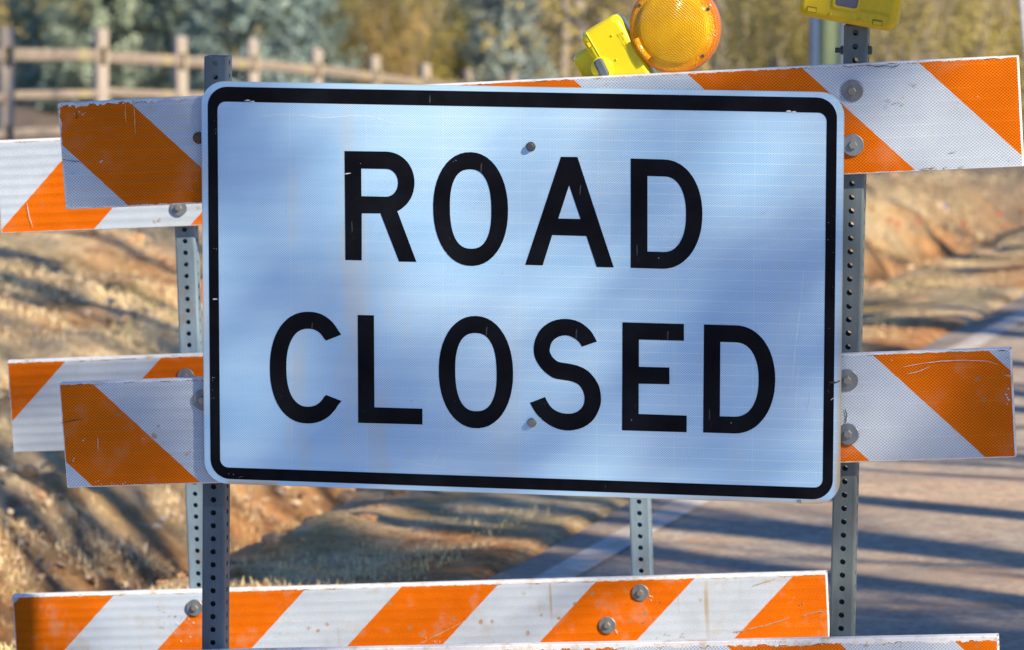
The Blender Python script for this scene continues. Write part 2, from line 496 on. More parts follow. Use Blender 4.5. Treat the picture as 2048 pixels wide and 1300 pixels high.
# ------------------------------------------------------------------ front barricade
TL_ = R(2.8976)
TF = Vector((0.0144, 8.3897, 1.5227)); THF = R(-10.8356)
FR = frame_matrix(TF, THF, TL_)
ZB = 1.525
def fpoint(u, wd, v): return FR @ Vector((u, wd, v))

bar = empty('road_barricade', FR @ Matrix.Translation((0, 0, -ZB)))
tag(bar, 'nearer striped barricade that carries the big sign and both warning lights', 'barricade', 'striped barricades across the road')

def add_rail(parent, zb, u, v, r, length, slant, phase, seed, label=None, **kw):
    m = rail_material('striped_sheeting', slant, phase, seed, length, **kw)
    me = rail_mesh(length, seed, .0007 if seed < 4 else .0005, .88 if seed < 4 else .5).mesh('rail')
    me.materials.append(m)
    o = link('rail', me, None, parent)
    o.location = (u, 0, v + zb); o.rotation_euler = (0, r, 0)
    if label: o['label'] = label
    return o
add_rail(bar, ZB, -.895, -.0489, R(-3.148), 1.8225, 1, .352, 1.0, 'top orange and white rail with flaking upper edge', dirt=.8, flake=.0035, left=3.5)
add_rail(bar, ZB, -.9051, -.5875, R(-3.148), 1.8225, 1, .2785, 2.0, 'middle orange and white rail with torn corner', dirt=.9)
add_rail(bar, ZB, -.912, -1.1174, R(-2.88), 1.808, 1, .004, 3.0, 'bottom orange and white rail with yellowed bare edge', top=.0075, flake=.008)

def add_post(parent, zb, u, v, w_, length, lean, mat, off=0.0, y=.0025):
    o = perforated_post(w_, length).obj('post', mat, parent)
    o.location = (u, .0235 + w_ / 2 + y - .0025 + .001, v + zb); o.rotation_euler = (0, lean, 0)
    return o
add_post(bar, ZB, -.5905, .0395, .0445, 1.55, .0234, M['post_l'])
pr = add_post(bar, ZB, .6252, .1030, .0445, 1.61, .0235, M['post_r'])
inn = perforated_post(.0375, .20).obj('inner_post', M['post_dark'], bar)
inn.location = (.6270, .0235 + .0445 / 2, .1030 + .12 + ZB); inn.rotation_euler = (0, .0235, 0)
for u in (-.626, .589):
    mb = MB(); mb.box((0, 0, .0), (.045, 1.1, .05), None, .004)
    f = mb.obj('foot', M['foot'], bar); f.location = (u, .05, .03)
# bolts with big washers
for u, v, tx, tz in ((.6221, -.0141, .05, -.04), (.6231, -.1146, -.03, .07), (.6132, -.552, .03, .04), (.6151, -.6534, -.04, -.05), (-.6200, -.614, 0, 0), (.5985, -1.13, 0, 0), (-.62, -1.19, 0, 0)):
    hexbolt(bar, u, v + ZB, -.0018, .0202, .0082, .0060, tx * 1.6, tz * 1.6)
b_ = hexbolt(bar, -.6190, -.112 + ZB, -.0005, hr=.009, hh=.006, mat=mat_plain('rusty_bolt', (.14, .07, .04), .8), washer=False); b_['label'] = 'rusty bolt half hidden by the sign'
# cross bolt that clamps the sleeve on the inner post
mb = MB()
mb.tube((-.0385, 0, 0), (.030, 0, 0), .0046, n=14)
for k in range(7): mb.tube((-.0385 + k * .0022, 0, 0), (-.0385 + k * .0022 + .0011, 0, 0), .0052, n=14)
mb.tube((-.0285, 0, 0), (-.0225, 0, 0), .0085, n=6, smooth=False)
mb.tube((.0225, 0, 0), (.029, 0, 0), .0085, n=6, smooth=False)
cb = mb.obj('cross_bolt', M['bolt_dark'], bar); cb.location = (.6235, .046, .0565 + ZB)

# ------------------------------------------------------------------ rear barricade
TB = Vector((-.0636, 9.6575, 1.3967)); THB = R(-8.0)
FB = frame_matrix(TB, THB, TL_)
ZC = 1.40
bar2 = empty('road_barricade', FB @ Matrix.Translation((0, 0, -ZC)))
tag(bar2, 'barricade standing behind, its stripes slanting the other way', 'barricade', 'striped barricades across the road')
RB = R(-2.816)
add_rail(bar2, ZC, -1.075, -.0527, RB, 1.8025, -1, .195, 4.0, 'top rail, half hidden by the nearer one', dirt=.6, cell=.0058, lat=.8, top=.003)
add_rail(bar2, ZC, -1.059, -.5369, RB, 1.8025, -1, .3507, 5.0, 'middle rail behind the sign', dirt=.5, cell=.0058, lat=.8, top=.0045)
add_rail(bar2, ZC, -1.0596, -1.0608, RB, 1.8025, -1, .022, 6.0, 'bottom rail flecked with rust around its bolts', dirt=2.2, cell=.0058, lat=.8, top=.0045)
add_post(bar2, ZC, -.6665, -.030, .0445, 1.34, -.0228, M['post_b'])
add_post(bar2, ZC, .3095, -.030, .0445, 1.34, -.0290, M['post_b'])
for u in (-.64, .345):
    mb = MB(); mb.box((0, 0, 0), (.045, 1.1, .05), None, .004)
    f = mb.obj('foot', M['foot'], bar2); f.location = (u, .05, .03)
for u, v in ((-.6677, -.1946), (-.6586, -.5657), (-.6473, -1.0791), (.338, -1.0251), (.2657, -1.0984), (.320, -.46), (.33, -.60)):
    hexbolt(bar2, u, v + ZC, -.0018, .0185, .0075, .0062, .04 * math.sin(u * 40), .05 * math.cos(u * 31))
mb = MB(); mb.box((0, 0, 0), (.006, .004, .052), None, .001)
ro = mb.obj('orange_reflector', mat_plain('orange_reflector', (.75, .2, .02), .3), bar2); ro.location = (-.628, .045, -.382 + ZC)

# ------------------------------------------------------------------ the sign
SG = FR @ Matrix.Translation((-.0041, -.014, -.3941)) @ Matrix.Rotation(R(.6336), 4, 'Y')
sign = empty('road_sign', SG @ Matrix.Translation((0, 0, -.3846)))
tag(sign, 'white rectangular sign with thick black border reading ROAD CLOSED in black capitals', 'sign')
SZ = .3846
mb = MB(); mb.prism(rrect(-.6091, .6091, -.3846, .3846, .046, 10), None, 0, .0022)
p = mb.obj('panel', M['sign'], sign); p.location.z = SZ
mb = MB(); mb.prism(rrect(-.5965, .5957, -.3752, .3743, .038, 10), rrect(-.5775, .5767, -.3530, .3462, .016, 6), -.0005, -.0001)
p = mb.obj('border', M['black'], sign); p.location.z = SZ
LETTERS = json.loads('''[["R",[[-0.3319,0.2574],[-0.2545,0.258],[-0.2471,0.2578],[-0.2401,0.2566],[-0.2334,0.2546],[-0.227,0.2517],[-0.2211,0.2481],[-0.2158,0.2437],[-0.211,0.2387],[-0.2069,0.233],[-0.2035,0.2268],[-0.2009,0.2202],[-0.199,0.2131],[-0.198,0.2058],[-0.1979,0.1981],[-0.1986,0.1906],[-0.2001,0.1833],[-0.2025,0.1764],[-0.2056,0.1699],[-0.2095,0.1639],[-0.214,0.1584],[-0.2192,0.1535],[-0.2249,0.1493],[-0.2311,0.1459],[-0.2311,0.1464],[-0.1945,0.0512],[-0.2277,0.0509],[-0.2634,0.1413],[-0.2994,0.1405],[-0.2997,0.0514],[-0.3312,0.0512]],[[-0.3001,0.2251],[-0.2526,0.2253],[-0.2479,0.2249],[-0.2435,0.2236],[-0.2396,0.2213],[-0.2361,0.2181],[-0.2333,0.2143],[-0.2312,0.2098],[-0.2299,0.2049],[-0.2295,0.1996],[-0.2299,0.1943],[-0.2312,0.1893],[-0.2333,0.1848],[-0.2362,0.1808],[-0.2397,0.1775],[-0.2437,0.175],[-0.2481,0.1735],[-0.2528,0.1729],[-0.2999,0.1728]]],["O",[[-0.0193,0.1549],[-0.0197,0.1383],[-0.0214,0.1232],[-0.0243,0.109],[-0.0285,0.0959],[-0.0339,0.084],[-0.0404,0.0735],[-0.0479,0.0645],[-0.0562,0.0572],[-0.0654,0.0516],[-0.0752,0.048],[-0.0859,0.0462],[-0.0974,0.0464],[-0.1077,0.0486],[-0.1174,0.0528],[-0.1264,0.0588],[-0.1346,0.0666],[-0.1419,0.076],[-0.1482,0.087],[-0.1535,0.0993],[-0.1575,0.1128],[-0.1604,0.1274],[-0.1619,0.143],[-0.1622,0.1604],[-0.1611,0.1761],[-0.1587,0.1907],[-0.1551,0.2044],[-0.1502,0.2169],[-0.1442,0.2281],[-0.1372,0.2378],[-0.1293,0.2459],[-0.1205,0.2523],[-0.111,0.2568],[-0.1009,0.2595],[-0.0894,0.2602],[-0.0787,0.259],[-0.0688,0.2558],[-0.0595,0.2507],[-0.0509,0.2438],[-0.0432,0.2352],[-0.0364,0.225],[-0.0306,0.2134],[-0.0259,0.2005],[-0.0225,0.1866],[-0.0202,0.1716]],[[-0.0512,0.1542],[-0.0512,0.1393],[-0.052,0.1281],[-0.0534,0.1183],[-0.0554,0.1096],[-0.058,0.102],[-0.0612,0.0953],[-0.065,0.0898],[-0.0694,0.0853],[-0.0743,0.0819],[-0.08,0.0797],[-0.0869,0.0786],[-0.0957,0.0787],[-0.1019,0.0801],[-0.1072,0.0826],[-0.112,0.0863],[-0.1163,0.0911],[-0.12,0.0971],[-0.1231,0.1041],[-0.1257,0.1122],[-0.1277,0.1213],[-0.1291,0.1317],[-0.13,0.1439],[-0.1302,0.1609],[-0.1298,0.1732],[-0.1287,0.1836],[-0.127,0.1928],[-0.1247,0.201],[-0.1217,0.2081],[-0.1182,0.2142],[-0.1141,0.2192],[-0.1095,0.2231],[-0.1042,0.2259],[-0.0981,0.2275],[-0.0893,0.228],[-0.0824,0.2272],[-0.0767,0.2253],[-0.0716,0.2221],[-0.0672,0.2179],[-0.0632,0.2125],[-0.0598,0.206],[-0.0569,0.1985],[-0.0546,0.19],[-0.0529,0.1803],[-0.0517,0.1691]]],["A",[[0.0807,0.2549],[0.1119,0.2552],[0.1812,0.0502],[0.1491,0.05],[0.1294,0.1077],[0.0646,0.108],[0.0467,0.0506],[0.0135,0.0507]],[[0.0964,0.2021],[0.1181,0.1393],[0.0761,0.1393]]],["D",[[0.2123,0.2545],[0.2723,0.254],[0.281,0.2537],[0.289,0.2522],[0.2967,0.2498],[0.3039,0.2463],[0.3108,0.2418],[0.3173,0.2364],[0.3232,0.23],[0.3286,0.2228],[0.3333,0.2149],[0.3375,0.2062],[0.3409,0.1969],[0.3436,0.187],[0.3456,0.1766],[0.3469,0.1656],[0.3473,0.1538],[0.347,0.1419],[0.346,0.1309],[0.3441,0.1203],[0.3415,0.1103],[0.3382,0.1008],[0.3342,0.0919],[0.3295,0.0837],[0.3242,0.0762],[0.3184,0.0696],[0.312,0.0638],[0.3052,0.059],[0.2979,0.0551],[0.2903,0.0523],[0.2822,0.0505],[0.2736,0.0498],[0.2133,0.0501]],[[0.2438,0.2225],[0.2744,0.2224],[0.2808,0.2221],[0.2861,0.2208],[0.291,0.2187],[0.2956,0.2156],[0.2997,0.2118],[0.3035,0.207],[0.3068,0.2016],[0.3097,0.1953],[0.3121,0.1884],[0.314,0.1809],[0.3154,0.1726],[0.3163,0.1636],[0.3166,0.1529],[0.3164,0.1421],[0.3157,0.1331],[0.3144,0.1247],[0.3126,0.1171],[0.3103,0.11],[0.3075,0.1037],[0.3042,0.098],[0.3005,0.0931],[0.2964,0.089],[0.2919,0.0858],[0.287,0.0834],[0.2816,0.0819],[0.2753,0.0813],[0.2446,0.0814]]],["C",[[-0.3399,-0.0912],[-0.3453,-0.0836],[-0.3505,-0.0755],[-0.3563,-0.0683],[-0.3628,-0.0623],[-0.3699,-0.0573],[-0.3775,-0.0534],[-0.3857,-0.0508],[-0.3945,-0.0493],[-0.4049,-0.0491],[-0.4147,-0.0501],[-0.4234,-0.0522],[-0.4315,-0.0555],[-0.4392,-0.0599],[-0.4462,-0.0655],[-0.4527,-0.0721],[-0.4586,-0.0797],[-0.4638,-0.0883],[-0.4682,-0.0977],[-0.472,-0.108],[-0.475,-0.119],[-0.4771,-0.1308],[-0.4785,-0.1435],[-0.479,-0.1581],[-0.4786,-0.1726],[-0.4775,-0.1853],[-0.4754,-0.197],[-0.4726,-0.2079],[-0.469,-0.2179],[-0.4646,-0.2272],[-0.4595,-0.2355],[-0.4537,-0.2428],[-0.4473,-0.2491],[-0.4402,-0.2542],[-0.4327,-0.2583],[-0.4245,-0.2611],[-0.4158,-0.2627],[-0.406,-0.2631],[-0.3955,-0.2623],[-0.3867,-0.2603],[-0.3784,-0.2571],[-0.3708,-0.2528],[-0.3636,-0.2474],[-0.3571,-0.2409],[-0.3511,-0.2334],[-0.3458,-0.2249],[-0.3396,-0.2179],[-0.3696,-0.2073],[-0.3737,-0.2111],[-0.377,-0.2161],[-0.3806,-0.2204],[-0.3846,-0.2241],[-0.389,-0.2269],[-0.3937,-0.229],[-0.3989,-0.2303],[-0.4055,-0.2309],[-0.4115,-0.2306],[-0.4166,-0.2295],[-0.4212,-0.2275],[-0.4255,-0.2248],[-0.4294,-0.2213],[-0.433,-0.2171],[-0.4362,-0.2121],[-0.439,-0.2065],[-0.4414,-0.2002],[-0.4434,-0.1932],[-0.4449,-0.1857],[-0.446,-0.1774],[-0.4466,-0.1684],[-0.4468,-0.1573],[-0.4465,-0.1462],[-0.4458,-0.1372],[-0.4446,-0.1289],[-0.443,-0.1213],[-0.4409,-0.1142],[-0.4384,-0.1078],[-0.4356,-0.102],[-0.4323,-0.0969],[-0.4287,-0.0924],[-0.4248,-0.0887],[-0.4205,-0.0858],[-0.4158,-0.0836],[-0.4107,-0.0822],[-0.4047,-0.0815],[-0.3982,-0.0817],[-0.393,-0.0827],[-0.3883,-0.0845],[-0.384,-0.0871],[-0.38,-0.0904],[-0.3764,-0.0945],[-0.3732,-0.0994],[-0.3692,-0.1033]],[]],["L",[[-0.3078,-0.0527],[-0.2765,-0.0525],[-0.2761,-0.228],[-0.1833,-0.2278],[-0.1834,-0.258],[-0.3077,-0.2587]],[]],["O",[[-0.0093,-0.1528],[-0.0096,-0.1694],[-0.0113,-0.1845],[-0.0143,-0.1986],[-0.0185,-0.2117],[-0.0239,-0.2236],[-0.0303,-0.2342],[-0.0378,-0.2432],[-0.0461,-0.2506],[-0.0552,-0.2562],[-0.065,-0.2599],[-0.0757,-0.2617],[-0.0872,-0.2616],[-0.0975,-0.2595],[-0.1071,-0.2554],[-0.1161,-0.2495],[-0.1243,-0.2417],[-0.1316,-0.2324],[-0.1379,-0.2215],[-0.1431,-0.2092],[-0.1472,-0.1958],[-0.15,-0.1813],[-0.1516,-0.1657],[-0.1518,-0.1483],[-0.1508,-0.1327],[-0.1484,-0.1181],[-0.1448,-0.1044],[-0.1399,-0.0919],[-0.134,-0.0807],[-0.127,-0.071],[-0.119,-0.0628],[-0.1103,-0.0564],[-0.1008,-0.0518],[-0.0907,-0.0491],[-0.0792,-0.0483],[-0.0685,-0.0495],[-0.0586,-0.0526],[-0.0494,-0.0576],[-0.0408,-0.0644],[-0.0331,-0.073],[-0.0263,-0.0831],[-0.0205,-0.0946],[-0.0159,-0.1074],[-0.0124,-0.1213],[-0.0102,-0.1362]],[[-0.0408,-0.1537],[-0.0409,-0.1686],[-0.0416,-0.1797],[-0.043,-0.1895],[-0.045,-0.1981],[-0.0477,-0.2058],[-0.0509,-0.2124],[-0.0547,-0.218],[-0.0591,-0.2225],[-0.0641,-0.2258],[-0.0697,-0.2281],[-0.0767,-0.2292],[-0.0855,-0.2292],[-0.0917,-0.2279],[-0.0971,-0.2254],[-0.1019,-0.2217],[-0.1062,-0.217],[-0.1099,-0.2111],[-0.1131,-0.2041],[-0.1157,-0.1961],[-0.1177,-0.187],[-0.1191,-0.1767],[-0.12,-0.1645],[-0.1202,-0.1476],[-0.1198,-0.1354],[-0.1187,-0.1251],[-0.117,-0.1159],[-0.1146,-0.1078],[-0.1117,-0.1006],[-0.1082,-0.0946],[-0.1041,-0.0896],[-0.0994,-0.0856],[-0.0941,-0.0829],[-0.0879,-0.0812],[-0.0791,-0.0807],[-0.0722,-0.0814],[-0.0664,-0.0833],[-0.0614,-0.0863],[-0.0569,-0.0905],[-0.0529,-0.0959],[-0.0494,-0.1023],[-0.0465,-0.1097],[-0.0442,-0.1182],[-0.0425,-0.1279],[-0.0414,-0.1389]]],["S",[[0.15,-0.0903],[0.1469,-0.0845],[0.1422,-0.0764],[0.1367,-0.0689],[0.1304,-0.0631],[0.1234,-0.058],[0.1158,-0.0541],[0.1076,-0.0513],[0.0989,-0.0496],[0.0901,-0.0491],[0.0814,-0.0498],[0.0727,-0.0516],[0.0645,-0.0545],[0.0568,-0.0586],[0.0497,-0.0638],[0.0436,-0.0696],[0.0389,-0.0763],[0.0353,-0.0836],[0.0326,-0.0908],[0.0308,-0.0976],[0.0299,-0.1043],[0.0298,-0.1107],[0.0305,-0.1169],[0.0319,-0.1228],[0.0342,-0.1286],[0.0375,-0.1345],[0.0416,-0.1403],[0.0457,-0.1453],[0.0495,-0.1493],[0.0532,-0.1525],[0.0571,-0.1554],[0.0611,-0.1581],[0.0651,-0.1604],[0.0695,-0.1622],[0.0746,-0.1633],[0.0801,-0.1639],[0.0857,-0.1646],[0.0915,-0.1653],[0.0974,-0.1661],[0.1029,-0.1673],[0.1078,-0.1689],[0.1123,-0.1709],[0.1162,-0.1735],[0.1193,-0.1768],[0.1218,-0.1806],[0.1238,-0.1846],[0.1254,-0.1888],[0.1265,-0.1932],[0.1269,-0.1978],[0.1267,-0.2029],[0.1258,-0.2082],[0.1239,-0.2131],[0.1209,-0.2174],[0.1169,-0.2213],[0.1126,-0.2244],[0.1078,-0.2265],[0.1027,-0.2279],[0.0973,-0.2285],[0.0917,-0.2286],[0.0858,-0.228],[0.0802,-0.2268],[0.0748,-0.2247],[0.0695,-0.222],[0.0649,-0.2187],[0.0611,-0.2145],[0.0579,-0.2098],[0.0554,-0.2057],[0.0536,-0.2025],[0.0526,-0.2],[0.0519,-0.1982],[0.0229,-0.2101],[0.0257,-0.2152],[0.0297,-0.2223],[0.0344,-0.2292],[0.0395,-0.235],[0.0453,-0.2407],[0.0516,-0.2457],[0.0588,-0.2503],[0.0666,-0.2543],[0.0746,-0.2574],[0.0826,-0.2594],[0.0909,-0.2605],[0.0993,-0.2604],[0.1084,-0.2589],[0.1176,-0.2564],[0.126,-0.2529],[0.1331,-0.2485],[0.1395,-0.2432],[0.1449,-0.2371],[0.1496,-0.2298],[0.1535,-0.2216],[0.1562,-0.214],[0.1578,-0.2074],[0.1582,-0.2013],[0.1581,-0.195],[0.1575,-0.1881],[0.1562,-0.1811],[0.1542,-0.1743],[0.151,-0.1677],[0.147,-0.1613],[0.1427,-0.1557],[0.1385,-0.151],[0.1342,-0.1471],[0.1294,-0.1438],[0.124,-0.1409],[0.1181,-0.1386],[0.1123,-0.1367],[0.1066,-0.1353],[0.1009,-0.1343],[0.0951,-0.1334],[0.0889,-0.1327],[0.0826,-0.132],[0.0771,-0.1307],[0.0728,-0.1285],[0.0694,-0.1258],[0.0666,-0.1229],[0.0643,-0.1201],[0.0626,-0.1171],[0.0614,-0.1145],[0.0606,-0.1127],[0.0603,-0.1112],[0.0604,-0.1089],[0.0609,-0.1049],[0.0619,-0.1001],[0.0636,-0.0956],[0.0664,-0.0916],[0.0699,-0.0879],[0.0741,-0.0849],[0.0791,-0.0826],[0.0848,-0.0809],[0.0902,-0.0803],[0.0952,-0.0807],[0.1,-0.0821],[0.1045,-0.084],[0.1087,-0.0864],[0.1126,-0.0893],[0.1159,-0.0922],[0.1184,-0.0954],[0.1204,-0.0986],[0.1216,-0.1009]],[]],["E",[[0.1983,-0.0527],[0.3141,-0.0527],[0.3143,-0.0843],[0.2295,-0.0843],[0.2297,-0.1357],[0.2873,-0.1355],[0.2875,-0.167],[0.2295,-0.1676],[0.2297,-0.2249],[0.3205,-0.2251],[0.3206,-0.2565],[0.1984,-0.2568]],[]],["D",[[0.3517,-0.0526],[0.4094,-0.0526],[0.4182,-0.0528],[0.4264,-0.0542],[0.4342,-0.0566],[0.4417,-0.06],[0.4487,-0.0644],[0.4552,-0.0698],[0.4613,-0.0761],[0.4668,-0.0832],[0.4717,-0.0911],[0.4759,-0.0997],[0.4794,-0.1089],[0.4822,-0.1188],[0.4843,-0.1291],[0.4856,-0.14],[0.4861,-0.1518],[0.4858,-0.1637],[0.4847,-0.1747],[0.4829,-0.1852],[0.4802,-0.1952],[0.4769,-0.2047],[0.4728,-0.2136],[0.4681,-0.2218],[0.4627,-0.2292],[0.4567,-0.2359],[0.4503,-0.2417],[0.4433,-0.2466],[0.4359,-0.2504],[0.4281,-0.2533],[0.4199,-0.2552],[0.4111,-0.256],[0.3517,-0.256]],[[0.3827,-0.0844],[0.4097,-0.0844],[0.4165,-0.0847],[0.4222,-0.0859],[0.4275,-0.088],[0.4324,-0.0909],[0.4368,-0.0948],[0.4409,-0.0994],[0.4444,-0.1048],[0.4475,-0.1109],[0.4501,-0.1178],[0.4522,-0.1252],[0.4537,-0.1334],[0.4546,-0.1423],[0.455,-0.153],[0.4548,-0.1636],[0.454,-0.1726],[0.4527,-0.1809],[0.4508,-0.1885],[0.4483,-0.1955],[0.4453,-0.2018],[0.4418,-0.2074],[0.4379,-0.2123],[0.4335,-0.2164],[0.4286,-0.2197],[0.4234,-0.2221],[0.4177,-0.2237],[0.4108,-0.2243],[0.3828,-0.2246]]]]''')
for ch, o_, h_ in LETTERS:
    cx = sum(q[0] for q in o_) / len(o_); cz = sum(q[1] for q in o_) / len(o_)
    mb = MB(); mb.prism([(a - cx, b - cz) for a, b in o_], [(a - cx, b - cz) for a, b in h_] if h_ else None, -.0006, -.0001)
    p = mb.obj('letter', M['black'], sign); p.location = (cx, 0, cz + SZ); p['label'] = 'black letter ' + ch
for (u, v), mt in (((.0239, .273), 'bolt_dark'), ((.0268, -.2475), 'bolt')):
    hexbolt(sign, u, v + SZ, 0, hr=.0072, hh=.008, mat=M[mt], washer=False)
# small marks stencilled in the lower right margin
def text_mesh(body, size, extrude, mat, parent, loc, rot, name='lettering', scale=(1, 1, 1)):
    cu = bpy.data.curves.new('lettering', 'FONT'); cu.body = body; cu.size = size; cu.extrude = extrude; cu.align_x = 'CENTER'; cu.align_y = 'CENTER'
    cu.resolution_u = 3
    tmp = bpy.data.objects.new('lettering', cu); COL.objects.link(tmp)
    bpy.context.view_layer.update()
    me = bpy.data.meshes.new_from_object(tmp.evaluated_get(bpy.context.evaluated_depsgraph_get()))
    bpy.data.objects.remove(tmp); bpy.data.curves.remove(cu)
    me.materials.clear(); me.materials.append(mat)
    o = link(name, me, None, parent)
    o.matrix_local = Matrix.Translation(loc) @ rot @ Matrix.Rotation(R(90), 4, 'X') @ Matrix.Diagonal((*scale, 1))
    return o
text_mesh('VS', .0085, .0001, M['black'], sign, Vector((.5325, -.0004, -.3800 + SZ)), Matrix.Rotation(R(8), 4, 'Y'), 'marking')

# torn white chips on the border
mb = MB()
rc = random.Random(5)
for cx, cz in ((-.519, .3490), (-.509, .3475), (.507, .3475), (.517, .3470), (-.568, .30), (-.585, -.03)):
    pts = [(cx + rc.uniform(.6, 1.2) * .0045 * math.cos(t) * 1.2, cz + rc.uniform(.4, 1.1) * .0020 * math.sin(t)) for t in np.linspace(0, 2 * math.pi, 9)[:-1]]
    mb.prism(pts, None, -.0009, -.0004)
p = mb.obj('paint_chips', mat_plain('bare_chip', (.7, .74, .8), .5), sign); p.location.z = SZ; p['kind'] = 'stuff'

# ------------------------------------------------------------------ warning lights
tY = NT('yellow_plastic'); yc = tY.mix(tY.ramp(tY.noise(8, 4, .6), .35, .7), (.90, .72, .003), (.95, .79, .006))
yc = tY.mix(tY.ramp(tY.noise(25, 5, .7), .6, .75, 0, .35), yc, (.35, .27, .03))
MY = tY.out(yc, .36, tY.bump(tY.noise(140, 2), .08, .0006), Coat_Weight=.3)
tY2 = NT('aged_yellow_plastic'); yc = tY2.mix(tY2.ramp(tY2.noise(8, 4, .6), .35, .7), (.66, .47, .006), (.74, .55, .008))
yc = tY2.mix(tY2.ramp(tY2.noise(18, 5, .7), .55, .75, 0, .45), yc, (.30, .20, .03))
MY2 = tY2.out(yc, .42, tY2.bump(tY2.noise(140, 2), .08, .0006))
MSH = mat_plain('slot_recess_shade', (.30, .17, .01), .7)  # recess shade of the slots, put in as a dark colour
MG = mat_plain('grey_rubber', (.11, .14, .17), .6)
tA = NT('amber_lens')
oo = tA.xyz(); x, z = oo[0], oo[2]
rr = tA.m('SQRT', tA.m('ADD', tA.m('MULTIPLY', x, x), tA.m('MULTIPLY', z, z)))
rings = tA.m('ABSOLUTE', tA.m('SUBTRACT', tA.fract(tA.m('DIVIDE', rr, .0032)), .5))
diag = tA.m('ABSOLUTE', tA.m('SUBTRACT', tA.fract(tA.m('DIVIDE', tA.m('ADD', x, tA.m('MULTIPLY', z, 1.15)), .0068)), .5))
diag2 = tA.m('ABSOLUTE', tA.m('SUBTRACT', tA.fract(tA.m('DIVIDE', tA.m('SUBTRACT', tA.m('MULTIPLY', x, 1.15), z), .0042)), .5))
inside = tA.ramp(rr, .064, .068, 1, 0)
pebb = tA.voro(420)
hh = tA.m('ADD', tA.m('MULTIPLY', inside, tA.m('ADD', rings, tA.m('ADD', diag, diag2))), tA.m('MULTIPLY', tA.m('SUBTRACT', 1, inside), tA.m('MULTIPLY', pebb, 1.2)))
ac = tA.mix(tA.ramp(tA.noise(24, 3, .6), .35, .65), (.84, .33, .0005), (1.0, .48, .001))
ac = tA.mix(tA.ramp(tA.m('MULTIPLY', tA.m('ADD', rings, diag), inside), .25, .85, .0, .75), ac, (1.0, .66, .01))
ac = tA.mix(tA.ramp(rr, .0765, .080, 0, 1), ac, (.80, .22, .001))
MA = tA.out(ac, .16, tA.bump(hh, .7, .0022), Coat_Weight=.3, Coat_Roughness=.08, Specular_IOR_Level=.35)

def lens_geo(parent, loc, rotm, r=.0853):
    mb = MB()
    k = r / .0853
    prof = [(.0001, -.0165), (.012, -.0163), (.030, -.0153), (.048, -.0132), (.060, -.0108), (.067, -.0088), (.069, -.0060), (.0705, -.0045), (.0800, -.0040), (.0843, -.0020), (.0853, .003), (.0853, .022), (.082, .027), (.070, .033), (.04, .037), (.0001, .038)]
    mb.lathe([(a * k, b) for a, b in prof], 96)
    o = mb.obj('lens', MA, parent); o.matrix_local = Matrix.Translation(loc) @ rotm
    for a in (28, 147, 218, 318):
        s = MB(); s.lathe([(.0030, 0), (.0030, -.0018), (.0020, -.0024), (.0001, -.0016)], 12)
        q = s.obj('screw', M['bolt_dark'], o); q.location = (.0763 * k * math.cos(R(a)), -.0040, .0763 * k * math.sin(R(a)))
    # ribbed bead round the rim
    rb = MB()
    for i in range(120):
        t = 2 * math.pi * i / 120
        rb.tube((.0850 * k * math.cos(t), .001, .0850 * k * math.sin(t)), (.0850 * k * math.cos(t), .021, .0850 * k * math.sin(t)), .0011, n=4, caps=False)
    q = rb.obj('rim_ribs', MA, o); q['kind'] = 'stuff'
    return o

def soft_box(mb, c, d, Mx, bev):
    """box with a two-step rounded edge: superellipsoid-like sections"""
    n = 28
    prof = []
    hx, hy, hz = d[0] / 2, d[1] / 2, d[2] / 2
    rings = []
    for y, ins in ((-hy, bev * 1.0), (-hy + bev * .12, bev * .62), (-hy + bev * .38, bev * .3), (-hy + bev, 0), (hy - bev, 0), (hy, bev)):
        pts = rrect(-hx + ins, hx - ins, -hz + ins, hz - ins, max(bev * 1.5 - ins * .6, .002), 6)
        rings.append([Vector((p[0], y, p[1])) for p in pts])
    vs = []; fs = []
    m_ = len(rings[0])
    for r_ in rings: vs += r_
    for k in range(len(rings) - 1):
        for i in range(m_):
            j = (i + 1) % m_
            fs.append((k * m_ + i, k * m_ + j, (k + 1) * m_ + j, (k + 1) * m_ + i))
    vs2 = [Mx @ v + Vector(c) for v in vs]
    mb.add(vs2, fs, True)
    mb.add(vs2[:m_], [tuple(range(m_))]); mb.add(vs2[-m_:], [tuple(range(m_))[::-1]])

# lamp lying tilted behind the top rail
I3 = Matrix.Identity(3)
phi = R(-30.5)
LM = FR @ Matrix.Translation((.180, .048, .040)) @ Matrix.Rotation(phi, 4, 'Y')
lamp = empty('warning_light', LM @ Matrix.Translation((0, 0, -.075)))
tag(lamp, 'bright yellow warning light tipped sideways above the rail with its round amber lens showing', 'warning light', 'barricade warning lights')
def l2(u, v, M4=LM):
    q = M4.inverted() @ fpoint(u, 0, v); return q.x, q.z
mb = MB(); soft_box(mb, (0, .010, .075), (.086, .062, .150), I3, .011)
body = mb.obj('battery_case', MY, lamp)
mb = MB(); soft_box(mb, (-.052, .028, .082), (.062, .034, .082), I3, .010)
mb.obj('mounting_tab', MY, lamp)
x, z = l2(.151, .0225)
mb = MB(); mb.lathe([(.021, .004), (.021, -.0020), (.0185, -.0034), (.0001, -.0034)], 40); boss = mb.obj('switch_boss', MY, lamp); boss.location = (x, -.021, z + .075)
mb = MB(); soft_box(mb, (0, 0, 0), (.0185, .008, .037), Matrix.Rotation(R(4), 3, 'Y'), .004); kn = mb.obj('switch_knob', MG, lamp); kn.location = (x, -.0265, z + .075)
